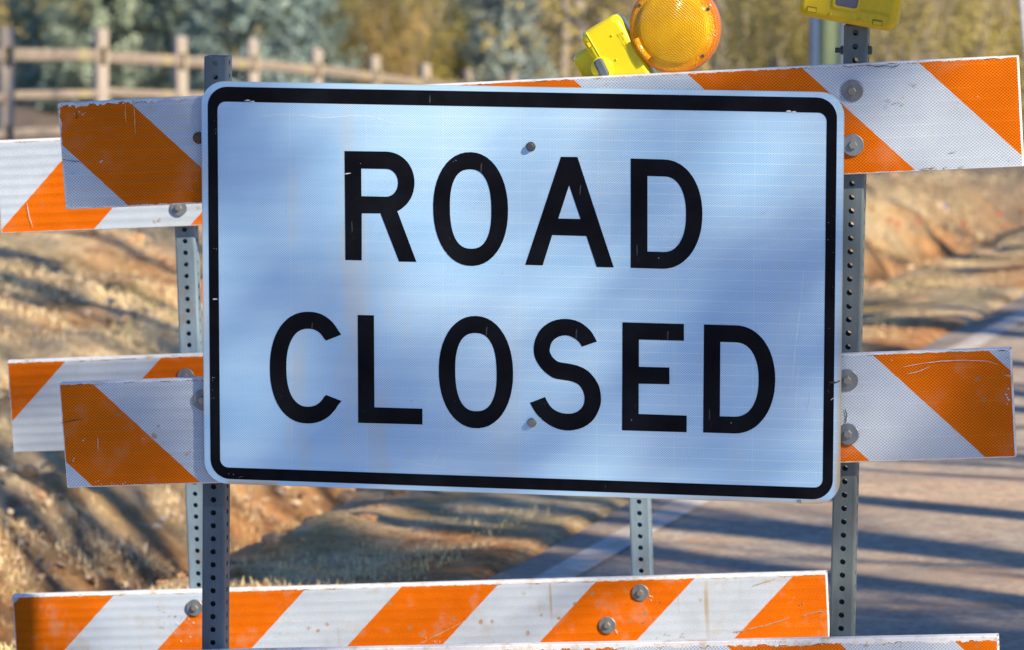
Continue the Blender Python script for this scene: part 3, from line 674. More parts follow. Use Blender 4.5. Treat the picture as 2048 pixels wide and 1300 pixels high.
# raised seam along the left of the case, a slot and two bosses
mb = MB(); mb.tube((-.026, -.0212, .006), (-.026, -.0212, .146), .0014, n=6)
mb.obj('seam', MY, lamp)
x, z = l2(.1265, .0655)
mb = MB(); mb.prism(rrect(-.0045, .0045, -.0065, .0065, .001, 2), None, -.0218, -.0205); sl = mb.obj('slot', MSH, lamp)
mb = MB(); mb.box((.0006, 0, 0), (.0058, .002, .0098)); st_ = mb.obj('slot_tongue', MY, sl); st_.location = (0, -.0222, 0)
sl.location = (x, 0, z + .075)
for u, v in ((.170, .083), (.178, .038)):
    x, z = l2(u, v); mb = MB(); mb.lathe([(.0026, .001), (.0022, -.0014), (.0001, -.002)], 12); s_ = mb.obj('boss', MY, lamp); s_.location = (x, -.021, z + .075)
x, z = l2(.200, .062)
text_mesh('Empco-Lite', .0155, .0009, MY, lamp, Vector((x, -.0212, z + .075 - .004)), Matrix.Rotation(R(90), 4, 'Y'), 'embossed_lettering')
x, z = l2(.2874, .0985)
lens = lens_geo(lamp, Vector((x, -.026, z + .075)), Matrix.Rotation(-phi, 4, 'Y') @ Matrix.Rotation(R(-6), 4, 'Z'))
mb = MB(); mb.box((0, 0, 0), (.05, .03, .03), None, .004); nk = mb.obj('neck', MY, lamp); nk.location = (x - .05, 0.0, z + .075)
# oval sensor window on the lens rim, lower left
mb = MB()
vs = []; 
for a in np.linspace(R(196), R(232), 9):
    vs.append((.0745 * math.cos(a), -.006, .0745 * math.sin(a)))
for i in range(8): mb.tube(vs[i], vs[i + 1], .0075, n=10)
sw = mb.obj('sensor_window', MA, lens)

# lamp on top of the right post, mostly above the frame
phi2 = R(9.7)
LM2 = FR @ Matrix.Translation((.6227, -.008, .1672)) @ Matrix.Rotation(phi2, 4, 'Y')
lamp2 = empty('warning_light', LM2 @ Matrix.Translation((0, 0, -.0575)))
tag(lamp2, 'dull yellow warning light on top of the right post, only its battery case in view', 'warning light', 'barricade warning lights')
def l3(u, v): return l2(u, v, LM2)
HB = .0575
mb = MB(); soft_box(mb, (0, 0, HB), (.184, .058, .115), I3, .012)
mb.obj('battery_case', MY2, lamp2)
x, z = l3(.6165, .155)
mb = MB(); mb.prism(rrect(-.025, .025, -.018, .030, .008, 4), rrect(-.021, .021, -.0135, .026, .006, 4), -.0325, -.0285); fr_ = mb.obj('window_frame', MY2, lamp2); fr_.location = (x, 0, z + HB)
mb = MB(); mb.prism(rrect(-.0208, .0208, -.0133, .0258, .006, 4), None, -.0300, -.0287); wi = mb.obj('window', mat_plain('smoky_window', (.10, .13, .20), .15, Coat_Weight=.6), lamp2); wi.location = (x, 0, z + HB)
for u, v in ((.5515, .1375), (.6715, .1135)):
    x, z = l3(u, v)
    mb = MB(); mb.prism(rrect(-.0092, .0092, -.0050, .0050, .001, 2), None, -.0298, -.0285); s_ = mb.obj('slot', MSH, lamp2); s_.location = (x, 0, z + HB)
    mb = MB(); mb.box((0, 0, -.0010), (.0155, .0020, .0066)); s2 = mb.obj('slot_tongue', MY2, s_); s2.location = (.0004, -.0302, 0)
for u, v in ((.585, .1285), (.637, .1180)):
    x, z = l3(u, v); mb = MB(); mb.lathe([(.0032, .001), (.0028, -.0020), (.0014, -.0032), (.0001, -.0034)], 14); s_ = mb.obj('boss', MY2, lamp2); s_.location = (x, -.0290, z + HB)
x, z = l3(.668, .1300)
text_mesh('Empco-Lite', .0120, .0009, MY2, lamp2, Vector((x, -.0292, z + HB)), Matrix.Rotation(R(180), 4, 'Y'), 'embossed_lettering')
lens_geo(lamp2, Vector((.0, -.004, .20)), Matrix.Identity(4))


# ------------------------------------------------------------------ torn, scratched and rusted spots, thin flakes lying on the sheeting
WEAR = json.loads('''[["F","tan","C",[0.7049,-0.0337],0.0244,0.0094,9,0.00423],["F","tan","C",[0.6875,-0.0431],0.0056,0.0047,3,0.00376],["F","tan","C",[0.7388,-0.0013],0.0131,0.0094,6,0.00376],["F","tan","C",[0.7952,-0.1554],0.0394,0.0028,12,0.00469],["F","dark","L",[[0.6497,0.0339],[0.6653,0.0303],[0.68,0.0323],[0.6956,0.0296],[0.7094,0.0343]],0.0015],["F","dark","L",[[0.7448,-0.1596],[0.7558,-0.1567],[0.7668,-0.1575],[0.7741,-0.1538]],0.00131],["F","pale","C",[0.847,-0.0667],0.0376,0.0469,7,0.00244],["F","tan","L",[[0.7997,-0.1268],[0.8153,-0.1239]],0.00141],["F","tan","C",[0.893,-0.1397],0.0282,0.0075,8,0.00282],["F","pale","L",[[0.7162,-0.5258],[0.7476,-0.5187],[0.7846,-0.5134],[0.8306,-0.5107],[0.872,-0.5118],[0.8914,-0.517]],0.00113],["F","pale","L",[[0.7246,-0.5387],[0.7477,-0.5327],[0.7661,-0.524]],0.00094],["F","pale","C",[0.9082,-0.5744],0.0047,0.0207,9,0.00469],["F","tan","C",[0.9061,-0.5232],0.0066,0.0188,8,0.00329],["F","pale","C",[0.6949,-0.5131],0.0028,0.0028,2,0.00282],["F","dark","C",[0.6949,-0.5168],0.0028,0.0019,1,0.00235],["F","tan","C",[0.7574,-0.6926],0.0751,0.0019,7,0.003],["F","pale","C",[0.6105,-0.6253],0.0047,0.0094,4,0.00469],["F","dark","L",[[0.6086,-0.6066],[0.6123,-0.6177],[0.6095,-0.6328]],0.00282],["F","gold","L",[[-0.7601,-0.0441],[-0.7616,-0.0651],[-0.76,-0.0841]],0.0015],["F","gold","L",[[-0.7444,-0.044],[-0.7431,-0.0744],[-0.7428,-0.1058]],0.0015],["F","gold","L",[[-0.7092,-0.0438],[-0.7106,-0.0675]],0.00131],["F","pale","C",[-0.8138,-0.1599],0.0047,0.0038,3,0.00423],["F","pale","C",[-0.6343,-0.2124],0.0038,0.0028,2,0.00376],["F","tan","C",[-0.8591,-0.1995],0.0131,0.0207,12,0.00244],["F","tan","C",[-0.8255,-0.2403],0.0563,0.0028,14,0.00282],["F","dark","L",[[-0.8887,-0.1548],[-0.873,-0.1576],[-0.8533,-0.1593]],0.00131],["F","dark","L",[[-0.8609,-0.0658],[-0.8552,-0.0724],[-0.8592,-0.0782]],0.0015],["F","pale","C",[-0.8511,-0.0686],0.0131,0.0047,6,0.00329],["F","pale","C",[-0.8559,-0.6962],0.0038,0.0047,2,0.00376],["F","pale","C",[-0.8807,-0.7338],0.0038,0.0066,3,0.00376],["F","dark","L",[[-0.9039,-0.6642],[-0.8849,-0.6599],[-0.8599,-0.6555]],0.00122],["F","pale","C",[-0.813,-0.779],0.0563,0.0038,16,0.00263],["F","tan","C",[-0.6829,-0.7197],0.0075,0.0047,4,0.00319],["F","pale","L",[[-0.8299,-0.6889],[-0.8295,-0.7151]],0.00085],["F","tan","C",[0.6182,-1.0508],0.169,0.0023,18,0.00376],["F","tan","C",[0.8932,-1.0378],0.0038,0.0094,6,0.00376],["B","rust","C",[-0.698,-1.0914],0.0415,0.035,26,0.00372],["B","pale","C",[-0.6684,-1.1322],0.024,0.0284,9,0.00437],["B","tan","C",[-0.891,-1.1686],0.0284,0.0131,6,0.00328],["B","tan","C",[-0.458,-1.1343],0.0153,0.0066,5,0.00372],["B","rust","C",[0.3586,-1.0577],0.0372,0.0437,16,0.0035],["B","pale","C",[0.2876,-1.1112],0.0044,0.0066,3,0.00546],["B","pale","C",[0.362,-1.0356],0.0044,0.0066,3,0.00546],["B","rust","C",[0.402,-1.123],0.0328,0.0131,10,0.00372],["B","tan","L",[[0.5812,-1.0058],[0.6029,-0.9976],[0.632,-0.9883]],0.00219],["B","tan","L",[[0.5412,-1.1078],[0.5759,-1.1005],[0.6192,-1.0885],[0.6602,-1.0744]],0.00219],["B","tan","L",[[0.6894,-1.0694],[0.7163,-1.0611],[0.7433,-1.0562]],0.00164],["B","rust","C",[0.5488,-1.1055],0.0109,0.0055,6,0.00383],["B","tan","L",[[-0.1526,-1.152],[-0.1136,-1.1311],[-0.0748,-1.1114],[-0.0493,-1.0964]],0.00197],["B","pale","C",[-0.1248,-1.1381],0.024,0.0087,6,0.00328],["B","tan","C",[0.0303,-1.0536],0.0328,0.0109,4,0.00306],["B","tan","C",[0.0187,-1.1404],0.0055,0.0044,3,0.00437],["B","rust","C",[0.6882,-1.0398],0.0044,0.0055,3,0.00437],["B","tan","C",[-0.7147,-0.2224],0.0087,0.0055,5,0.00437],["B","pale","L",[[-1.006,-0.1866],[-1.0022,-0.214],[-0.9938,-0.2414]],0.00153],["B","tan","C",[-0.8281,-0.5592],0.0197,0.0022,4,0.00262],["B","tan","C",[-0.9999,-0.214],0.0546,0.0273,8,0.00197],["S","white","L",[[0.5366,0.0541],[0.5308,-0.0206],[0.5223,-0.0957],[0.5165,-0.1708]],0.00122],["S","white","L",[[0.5292,-0.1282],[0.5251,-0.1893],[0.5239,-0.2552]],0.00094],["S","white","L",[[0.5529,-0.1744],[0.5477,-0.2074]],0.00132],["S","white","L",[[-0.2415,-0.324],[-0.1787,-0.3353],[-0.1208,-0.3429],[-0.0679,-0.3459]],0.00085],["S","white","L",[[-0.1468,-0.2988],[-0.1574,-0.3202],[-0.1671,-0.3368]],0.00085],["S","white","L",[[-0.4952,0.3193],[-0.4564,0.3238],[-0.4081,0.3219],[-0.3696,0.3189],[-0.3215,0.3235],[-0.2831,0.3233],[-0.2352,0.3111],[-0.1873,0.3092]],0.00113],["S","white","L",[[-0.3334,0.2187],[-0.317,0.2209]],0.00122],["S","white","L",[[-0.3334,0.214],[-0.3199,0.2162]],0.00151],["S","white","L",[[-0.3315,0.2093],[-0.3219,0.2123]],0.00122],["S","white","L",[[-0.3295,0.2254],[-0.3238,0.2208]],0.00113],["S","rust","C",[-0.4459,0.1396],0.0019,0.0019,3,0.00207],["S","rust","C",[0.4658,0.1594],0.0094,0.0047,4,0.00151],["S","rust","C",[0.4822,-0.0014],0.0019,0.0075,3,0.00132],["S","rust","C",[-0.3374,0.1978],0.0019,0.0009,1,0.00188],["S","tan","C",[-0.0309,0.0351],0.0028,0.0075,4,0.00151],["S","white","C",[-0.3006,0.2354],0.0019,0.0009,1,0.00188],["S","white","C",[-0.1206,0.2429],0.0028,0.0019,2,0.00132],["S","white","L",[[-0.4448,-0.1885],[-0.4302,-0.1852]],0.00075],["S","white","L",[[0.1939,-0.1542],[0.2052,-0.1491]],0.00075],["S","pale","L",[[0.5903,-0.1873],[0.5959,-0.1834]],0.00188],["S","white","C",[-0.5845,0.064],0.0056,0.0056,3,0.00151],["S","white","C",[-0.5906,-0.2045],0.0056,0.0282,8,0.00132],["S","white","C",[-0.5797,0.3017],0.0056,0.0188,8,0.00132],["S","white","C",[-0.5487,-0.369],0.0282,0.0047,10,0.00122],["S","white","C",[0.5864,-0.0005],0.0056,0.1883,16,0.00113],["S","dark","L",[[0.5862,-0.1537],[0.5956,-0.1553],[0.6067,-0.1512]],0.00377]]''')
WM = {'tan': mat_plain('tan_backing', (.52, .38, .22), .9), 'pale': mat_plain('pale_backing', (.82, .80, .77), .7), 'dark': mat_plain('dark_tear', (.07, .045, .03), .9),
      'rust': mat_plain('rust_spot', (.40, .24, .11), .9), 'gold': mat_plain('golden_crack', (.85, .50, .14), .6), 'white': mat_plain('fine_scratch', (.86, .93, 1.0), .5)}
FRM = {'F': (bar, ZB, -.0021), 'B': (bar2, ZC, -.0018), 'S': (sign, SZ, -.0010)}
rw = random.Random(3)
wmb = {}
for it in WEAR:
    mb = wmb.setdefault((it[0], it[1]), MB())
    y0 = FRM[it[0]][2]
    if it[0] == 'S' and it[2] == 'L' and it[4] < .0013 and not -.32 < it[3][0][0] < -.30: y0 = -.00025
    if it[2] == 'L':
        pts, wd_ = it[3], it[4]
        dense = []
        for (x0, z0), (x1, z1) in zip(pts[:-1], pts[1:]):
            k_ = max(2, int(math.hypot(x1 - x0, z1 - z0) / .006))
            for j in range(k_): dense.append((x0 + (x1 - x0) * j / k_, z0 + (z1 - z0) * j / k_))
        dense.append(tuple(pts[-1]))
        up_, lo_ = [], []
        for j, (x, z) in enumerate(dense):
            a = dense[max(0, j - 1)]; b = dense[min(len(dense) - 1, j + 1)]
            dx, dz = b[0] - a[0], b[1] - a[1]; L = math.hypot(dx, dz) + 1e-9
            t_ = j / (len(dense) - 1); w2 = wd_ * .5 * (.35 + .65 * math.sin(math.pi * min(1, max(0, t_ * .9 + .05)))) * rw.uniform(.5, 1.4)
            jx = rw.uniform(-.25, .25) * wd_
            up_.append((x - dz / L * w2, z + dx / L * w2 + jx)); lo_.append((x + dz / L * w2, z - dx / L * w2 + jx))
        mb.prism(up_ + lo_[::-1], None, y0, y0 + .00025)
    else:
        (cx, cz), sx, sz, cnt, size = it[3], it[4], it[5], it[6], it[7]
        for _ in range(cnt):
            x = cx + rw.uniform(-1, 1) * sx; z = cz + rw.uniform(-1, 1) * sz
            s_ = size * rw.uniform(.35, 1.15) * .5; el = rw.uniform(.45, 1); an = rw.uniform(0, 3.14)
            pts = []
            for q in range(9):
                t_ = 2 * math.pi * q / 9; r_ = rw.uniform(.55, 1.15) * s_
                a, b = r_ * math.cos(t_), r_ * math.sin(t_) * el
                pts.append((x + a * math.cos(an) - b * math.sin(an), z + a * math.sin(an) + b * math.cos(an)))
            mb.prism(pts, None, y0 + rw.uniform(0, .0002), y0 + .00025)
NMS = {'tan': 'torn_patches', 'pale': 'pale_scuffs', 'dark': 'dark_tears', 'rust': 'rust_spots', 'gold': 'golden_cracks', 'white': 'fine_scratches'}
for (f_, c_), mb in wmb.items():
    par, zb, _ = FRM[f_]
    o_ = mb.obj(NMS[c_], WM[c_], par); o_.location.z = zb; o_['kind'] = 'stuff'

# ------------------------------------------------------------------ terrain
HD = R(14.8)
DX, DY = math.sin(HD), math.cos(HD)
def ns(X, Y):
    rx, ry = X - .092, Y - 12.43
    return -rx * DY + ry * DX, rx * DX + ry * DY
def from_ns(n, s):
    return .092 - n * DY + s * DX, 12.43 + n * DX + s * DY
def sstep(a, b, x):
    t = np.clip((x - a) / (b - a), 0, 1); return t * t * (3 - 2 * t)
def fast_noise(X, Y, sc, seed, octs=4):
    """value noise on a lattice, numpy"""
    out = 0; amp = 1; tot = 0
    for k in range(octs):
        rs = np.random.RandomState(seed + k * 17); G = rs.rand(256, 256) * 2 - 1
        x = X * sc + 100; y = Y * sc + 100
        xi = np.floor(x).astype(int); yi = np.floor(y).astype(int); fx = x - xi; fy = y - yi
        fx = fx * fx * (3 - 2 * fx); fy = fy * fy * (3 - 2 * fy)
        g = lambda a, b: G[a % 256, b % 256]
        v = (g(xi, yi) * (1 - fx) + g(xi + 1, yi) * fx) * (1 - fy) + (g(xi, yi + 1) * (1 - fx) + g(xi + 1, yi + 1) * fx) * fy
        out = out + v * amp; tot += amp; amp *= .5; sc *= 2.05
    return out / tot
def base_z(Y):
    Ye = np.minimum(Y, 72)
    return -.045 * 3 * np.log1p(np.exp(np.clip((Ye - 33.5) / 3, -30, 30)))
def ground_z(X, Y, rough=True):
    X = np.asarray(X, float); Y = np.asarray(Y, float)
    n, s = ns(X, Y)
    n2 = n + .16 * fast_noise(X, Y, .7, 3, 3) * sstep(.6, 1.2, n)
    z = base_z(Y)
    p = -.03 * sstep(.25, .9, n2) - .50 * sstep(.9, 1.9, n2) + .46 * sstep(1.85, 2.7, n2) + .45 * sstep(2.6, 6.0, n2) - .30 * sstep(6.5, 10, n2)
    z = z + p
    # level beyond the fence
    fx, fy = X + 4.39, Y - 39
    m = -fx * .984 + fy * .177
    k = sstep(1.0, 6.0, m) * sstep(30, 36, Y)
    z = z * (1 - k) + (-.36) * k
    if rough:
        a = sstep(.3, 1.2, n)
        z = z + a * (.10 * fast_noise(X, Y, .55, 11, 3) + .075 * fast_noise(X, Y, 1.9, 23, 3) + .030 * fast_noise(X, Y, 5.5, 29, 2))
        er = sstep(1.7, 2.2, n) * (1 - sstep(2.9, 4.5, n))
        z = z - er * .16 * np.abs(fast_noise(X, Y, 1.3, 41, 3)) * 1.4
        z = z + (1 - a) * sstep(.2, .4, n) * .012 * fast_noise(X, Y, 4, 7, 2)
    # bed of the road, and the verge on its far side
    bed = 1 - sstep(.13, .24, n)
    far = 1 - sstep(-7.1, -6.9, n)
    z = z - .05 * bed * (1 - far) + far * (.05 + .05 * fast_noise(X, Y, .6, 5, 3))
    return z
def gz(x, y): return float(ground_z(np.array([x]), np.array([y]))[0])

def spaced(segs):
    o = []
    for a, b, st in segs: o += list(np.arange(a, b, st))
    return np.array(o)
xs = spaced([(-600, -60, 60), (-60, -16, 4), (-16, -7, .4), (-7, 6, .055), (6, 16, .35), (16, 60, 4), (60, 601, 60)])
ys = spaced([(-400, -20, 40), (-20, 10.5, .8), (10.5, 27, .06), (27, 45, .12), (45, 75, .5), (75, 120, 5), (120, 900, 60)])
GX, GY = np.meshgrid(xs, ys)
GZ = ground_z(GX, GY)
V = np.stack([GX.ravel(), GY.ravel(), GZ.ravel()], 1)
nx, ny = len(xs), len(ys)
ii = (np.arange(ny - 1)[:, None] * nx + np.arange(nx - 1)[None, :]).ravel()
Fq = np.stack([ii, ii + 1, ii + nx + 1, ii + nx], 1)
t = NT('ground')
geo = t.n.new('ShaderNodeNewGeometry'); P = geo.outputs['Position']
o = t.xyz(P)
# coordinate across the road, n (left positive)
nn = t.m('ADD', t.m('MULTIPLY', t.m('SUBTRACT', o[0], .092), -DY), t.m('MULTIPLY', t.m('SUBTRACT', o[1], 12.43), DX))
an = t.mapv(P, scale=(1, .45, 1), rot=(0, 0, R(-20)))
f1 = t.noise(.9, 5, .65, an); f2 = t.noise(4.5, 5, .7, P); f3 = t.noise(28, 4, .7, P); f4 = t.noise(2.2, 4, .6, t.mapv(P, loc=(9, 3, 0)))
f5 = t.noise(11, 6, .75, P)
straw = t.mix(t.ramp(f5, .38, .60), (.52, .36, .19), (.93, .71, .42))
straw = t.mix(t.ramp(f3, .42, .66, 0, .6), straw, (.96, .80, .54))
straw = t.mix(t.ramp(f4, .45, .62, 0, .7), straw, (.48, .38, .17))
clay = t.mix(t.ramp(f5, .36, .62), (.38, .145, .045), (.80, .39, .15))
clay = t.mix(t.ramp(f3, .5, .7, 0, .5), clay, (.76, .52, .29))
green = t.mix(t.ramp(f3, .35, .65), (.20, .17, .05), (.48, .40, .15))
dirt = t.mix(t.ramp(f3, .35, .65), (.10, .065, .045), (.24, .16, .10))
grey = t.mix(t.ramp(f3, .35, .65), (.075, .066, .066), (.19, .17, .165))
k_sh = t.ramp(t.m('ADD', nn, t.m('MULTIPLY', f4, .8)), .9, 1.5, 1, 0)       # shoulder
c_sh = t.mix(t.ramp(f1, .42, .54), clay, straw)
c_bank = t.mix(t.ramp(f1, .45, .60, 0, .85), straw, clay)
c_bank = t.mix(t.ramp(f2, .58, .68, 0, .7), c_bank, dirt)
c_bank = t.mix(t.ramp(o[1], 21, 27, 0, .6), c_bank, straw)
col = t.mix(k_sh, c_bank, c_sh)
k_lip = t.m('MULTIPLY', t.ramp(nn, .55, .8), t.ramp(nn, 1.2, 1.5, 1, 0))
col = t.mix(t.m('MULTIPLY', k_lip, t.ramp(f4, .45, .65, .0, .35)), col, green)
k_d = t.m('MULTIPLY', t.ramp(nn, 1.4, 1.7), t.ramp(nn, 2.2, 2.6, 1, 0))
col = t.mix(t.m('MULTIPLY', k_d, .8), col, t.mix(t.ramp(f4, .4, .6), dirt, clay))
col = t.mix(t.ramp(t.m('ADD', o[1], t.m('MULTIPLY', nn, .8)), 34, 42, 0, .85), col, grey)
M['ground'] = t.out(col, .95, t.bump(t.m('ADD', f3, t.m('MULTIPLY', f5, 1.6)), .9, .05), Specular_IOR_Level=.15)
g = link('ground', np_mesh('ground', V, Fq, True), M['ground'])
tag(g, 'dry grass and red clay verge with a ditch and low bank', None, None, 'structure')

# road and edge lines, laid on the ground
def strip(name, n0, n1, s0, s1, dz, mat, cols=8, ds=.5):
    S = np.arange(s0, s1 + ds, ds); N = np.linspace(n0, n1, cols + 1)
    SS, NN = np.meshgrid(S, N, indexing='ij')
    wob = 0.0 if cols < 3 else .035
    ed = np.where(NN == N.max(), wob, 0) * fast_noise(SS, NN, 1.3, 77, 3)
    NNe = NN + ed
    X = .092 - NNe * DY + SS * DX; Y = 12.43 + NNe * DX + SS * DY
    Z = base_z(Y) + dz
    V = np.stack([X.ravel(), Y.ravel(), Z.ravel()], 1)
    a = (np.arange(len(S) - 1)[:, None] * (cols + 1) + np.arange(cols)[None, :]).ravel()
    F_ = np.stack([a, a + 1, a + cols + 2, a + cols + 1], 1)
    return link(name, np_mesh(name, V, F_, True), mat)
t = NT('worn_asphalt')
geo = t.n.new('ShaderNodeNewGeometry'); P = geo.outputs['Position']
f1 = t.noise(.8, 5, .6, P); f2 = t.noise(7, 5, .7, P); f3 = t.noise(110, 3, .6, P)
c = t.mix(t.ramp(f2, .3, .7), (.36, .30, .23), (.56, .47, .365))
c = t.mix(t.ramp(f1, .46, .62, 0, .8), c, (.66, .46, .29))
c = t.mix(t.ramp(t.noise(30, 6, .85, P), .44, .58, 0, .6), c, (.17, .14, .125))
road_streaks = t.ramp(t.noise(1.0, 4, .6, t.mapv(P, scale=(.5, 2.2, 1), rot=(0, 0, R(8)))), .50, .62, 0, .6)  # darker brown streaks, stretched sideways across the road
c = t.mix(road_streaks, c, (.30, .225, .175))
stn = t.ramp(t.noise(2.3, 5, .7, t.mapv(P, loc=(7, 2, 0))), .56, .66, 0, .55)
c = t.mix(stn, c, (.62, .33, .15))
po = t.xyz(P)
nn = t.m('ADD', t.m('MULTIPLY', t.m('SUBTRACT', po[0], .092), -DY), t.m('MULTIPLY', t.m('SUBTRACT', po[1], 12.43), DX))
c = t.mix(t.ramp(nn, -.12, .2, 0, .55), c, (.20, .175, .155))
M['asphalt'] = t.out(c, .85, t.bump(t.m('ADD', f3, f2), .4, .006), Specular_IOR_Level=.3)
ro = strip('road', -7.0, .19, -30, 55, -.012, M['asphalt'], 16)
tag(ro, 'worn dusty asphalt road running away to the right', None, None, 'structure')
t = NT('worn_white_paint')
geo = t.n.new('ShaderNodeNewGeometry'); P = geo.outputs['Position']
c = t.mix(t.ramp(t.noise(9, 5, .7, P), .40, .58), (.62, .58, .52), (.46, .38, .30))
M['paint'] = t.out(c, .7, t.bump(t.noise(90, 3, .6, P), .3, .003))
for a, b in ((-.055, .055), (-6.75, -6.64)):
    l = strip('road_edge_line', a, b, -30, 55, -.008, M['paint'], 1)
    tag(l, 'worn white line along the edge of the road', None, None, 'structure')

# ------------------------------------------------------------------ grass, straw and leaves
rs = np.random.RandomState(4)
def blades(name, X, Y, hmin, hmax, wd, mat, seed, lean=.5):
    r = np.random.RandomState(seed); n = len(X)
    Z = ground_z(X, Y) - .004
    a = r.rand(n) * 2 * np.pi; h = hmin + (hmax - hmin) * r.rand(n) ** 1.6
    la = r.rand(n) * 2 * np.pi; ll = r.rand(n) * lean
    dx, dy = np.cos(a) * wd, np.sin(a) * wd
    tx, ty = np.cos(la) * ll * h, np.sin(la) * ll * h
    V = np.empty((n, 5, 3))
    V[:, 0] = np.stack([X - dx, Y - dy, Z], 1); V[:, 1] = np.stack([X + dx, Y + dy, Z], 1)
    V[:, 2] = np.stack([X + dx * .6 + tx * .4, Y + dy * .6 + ty * .4, Z + h * .6], 1)
    V[:, 3] = np.stack([X - dx * .6 + tx * .4, Y - dy * .6 + ty * .4, Z + h * .6], 1)
    V[:, 4] = np.stack([X + tx, Y + ty, Z + h * np.sqrt(np.clip(1 - ll ** 2 * .5, .2, 1))], 1)
    b = np.arange(n)[:, None] * 5
    F_ = np.concatenate([b + np.array([[0, 1, 2]]), b + np.array([[0, 2, 3]]), b + np.array([[3, 2, 4]])])
    return link(name, np_mesh(name, V.reshape(-1, 3), F_), mat)
def scatter(n, keep, xr=(-6.5, 5.5), yr=(11, 40)):
    # denser near the camera
    Y = yr[0] + (yr[1] - yr[0]) * rs.rand(n) ** 1.5
    X = (rs.rand(n) * 2 - 1) * (.155 * Y + .6)
    n_, s_ = ns(X, Y)
    k = keep(X, Y, n_)
    sel = rs.rand(n) < k
    return X[sel], Y[sel]
def mat_blade(name, cols):
    t = NT(name); geo = t.n.new('ShaderNodeNewGeometry'); P = geo.outputs['Position']
    c = t.mix(t.ramp(t.noise(3, 3, .6, P), .4, .6), cols[0], cols[1])
    c = t.mix(t.ramp(t.noise(45, 2, .5, P), .4, .65), c, cols[2])
    c = t.mix(t.ramp(t.noise(1.6, 2, .5, t.mapv(P, loc=(5, 5, 0))), .56, .66, 0, .7), c, cols[3])
    return t.out(c, .8, Specular_IOR_Level=.2)
M['straw'] = mat_blade('dry_straw', ((.86, .67, .38), (.74, .54, .28), (.95, .82, .55), (.50, .45, .17)))
M['greeng'] = mat_blade('winter_grass', ((.66, .56, .24), (.80, .63, .33), (.92, .74, .45), (.36, .34, .12)))
X, Y = scatter(260000, lambda x, y, n: sstep(.28, .45, n) * (1 - sstep(1.0, 1.3, n)) * sstep(-.08, .16, fast_noise(x, y, 2.6, 61, 4)) * .9)
a = blades('verge_grass', X, Y, .008, .034, .0026, M['greeng'], 1, 1.2)
tag(a, 'patchy straw coloured grass on the road shoulder', None, None, 'stuff')
X, Y = scatter(420000, lambda x, y, n: sstep(1.3, 2.3, n) * (1 - sstep(14, 16, n)) * sstep(-.16, .12, fast_noise(x, y, 1.6, 62, 4)) * .9)
a = blades('dry_grass', X, Y, .012, .060, .0034, M['straw'], 2, 1.5)
tag(a, 'thick pale dry grass covering the bank beyond the ditch', None, None, 'stuff')
# fallen leaves and litter on the bank
X, Y = scatter(20000, lambda x, y, n: sstep(.9, 1.6, n) * sstep(-.25, .2, fast_noise(x, y, .8, 63, 3)))
n = len(X); Z = ground_z(X, Y) + .012 + .02 * rs.rand(n)
a1 = rs.randn(n, 3); a1[:, 2] *= .35; a1 /= np.linalg.norm(a1, axis=1)[:, None]
a2 = np.cross(a1, rs.randn(n, 3)); a2 /= np.linalg.norm(a2, axis=1)[:, None]
sz = (.012 + .022 * rs.rand(n))[:, None]
c0 = np.stack([X, Y, Z], 1)
V = np.stack([c0 - a1 * sz, c0 + a2 * sz * .5, c0 + a1 * sz, c0 - a2 * sz * .5], 1).reshape(-1, 3)
Fq = np.arange(n * 4).reshape(n, 4)
M['leaf'] = mat_blade('fallen_leaves', ((.50, .31, .16), (.36, .20, .10), (.80, .68, .50), (.62, .33, .13)))
a = link('leaf_litter', np_mesh('leaf_litter', V, Fq), M['leaf'])
tag(a, 'fallen brown leaves and chaff strewn over the bank', None, None, 'stuff')

# clods and stones
r_ = np.random.RandomState(77)
X, Y = scatter(9000, lambda x, y, n: sstep(.6, 1.2, n) * (1 - sstep(7, 9, n)) * sstep(-.2, .3, fast_noise(x, y, 1.1, 64, 3)))
n = len(X); Z = ground_z(X, Y)
ico = np.array([[0, 0, 1], [.89, 0, .45], [.28, .85, .45], [-.72, .53, .45], [-.72, -.53, .45], [.28, -.85, .45], [.72, .53, -.45], [-.28, .85, -.45], [-.89, 0, -.45], [-.28, -.85, -.45], [.72, -.53, -.45], [0, 0, -1]])
icf = np.array([[0, 1, 2], [0, 2, 3], [0, 3, 4], [0, 4, 5], [0, 5, 1], [1, 6, 2], [2, 7, 3], [3, 8, 4], [4, 9, 5], [5, 10, 1], [6, 7, 2], [7, 8, 3], [8, 9, 4], [9, 10, 5], [10, 6, 1], [6, 11, 7], [7, 11, 8], [8, 11, 9], [9, 11, 10], [10, 11, 6]])
sz = (.008 + .034 * r_.rand(n) ** 3)
V = ico[None] * (1 + .45 * (r_.rand(n, 12, 1) - .5)) * sz[:, None, None] * np.array([1.2, 1, .7]) + np.stack([X, Y, Z + sz * .2], 1)[:, None]
Fq = (icf[None] + (np.arange(n) * 12)[:, None, None]).reshape(-1, 3)
M['clod'] = mat_blade('clay_clods', ((.52, .27, .12), (.34, .16, .07), (.66, .46, .28), (.30, .20, .13)))
a = link('clods', np_mesh('clods', V.reshape(-1, 3), Fq), M['clod'])
tag(a, 'clods and pebbles of red clay strewn over ditch and bank', None, None, 'stuff')

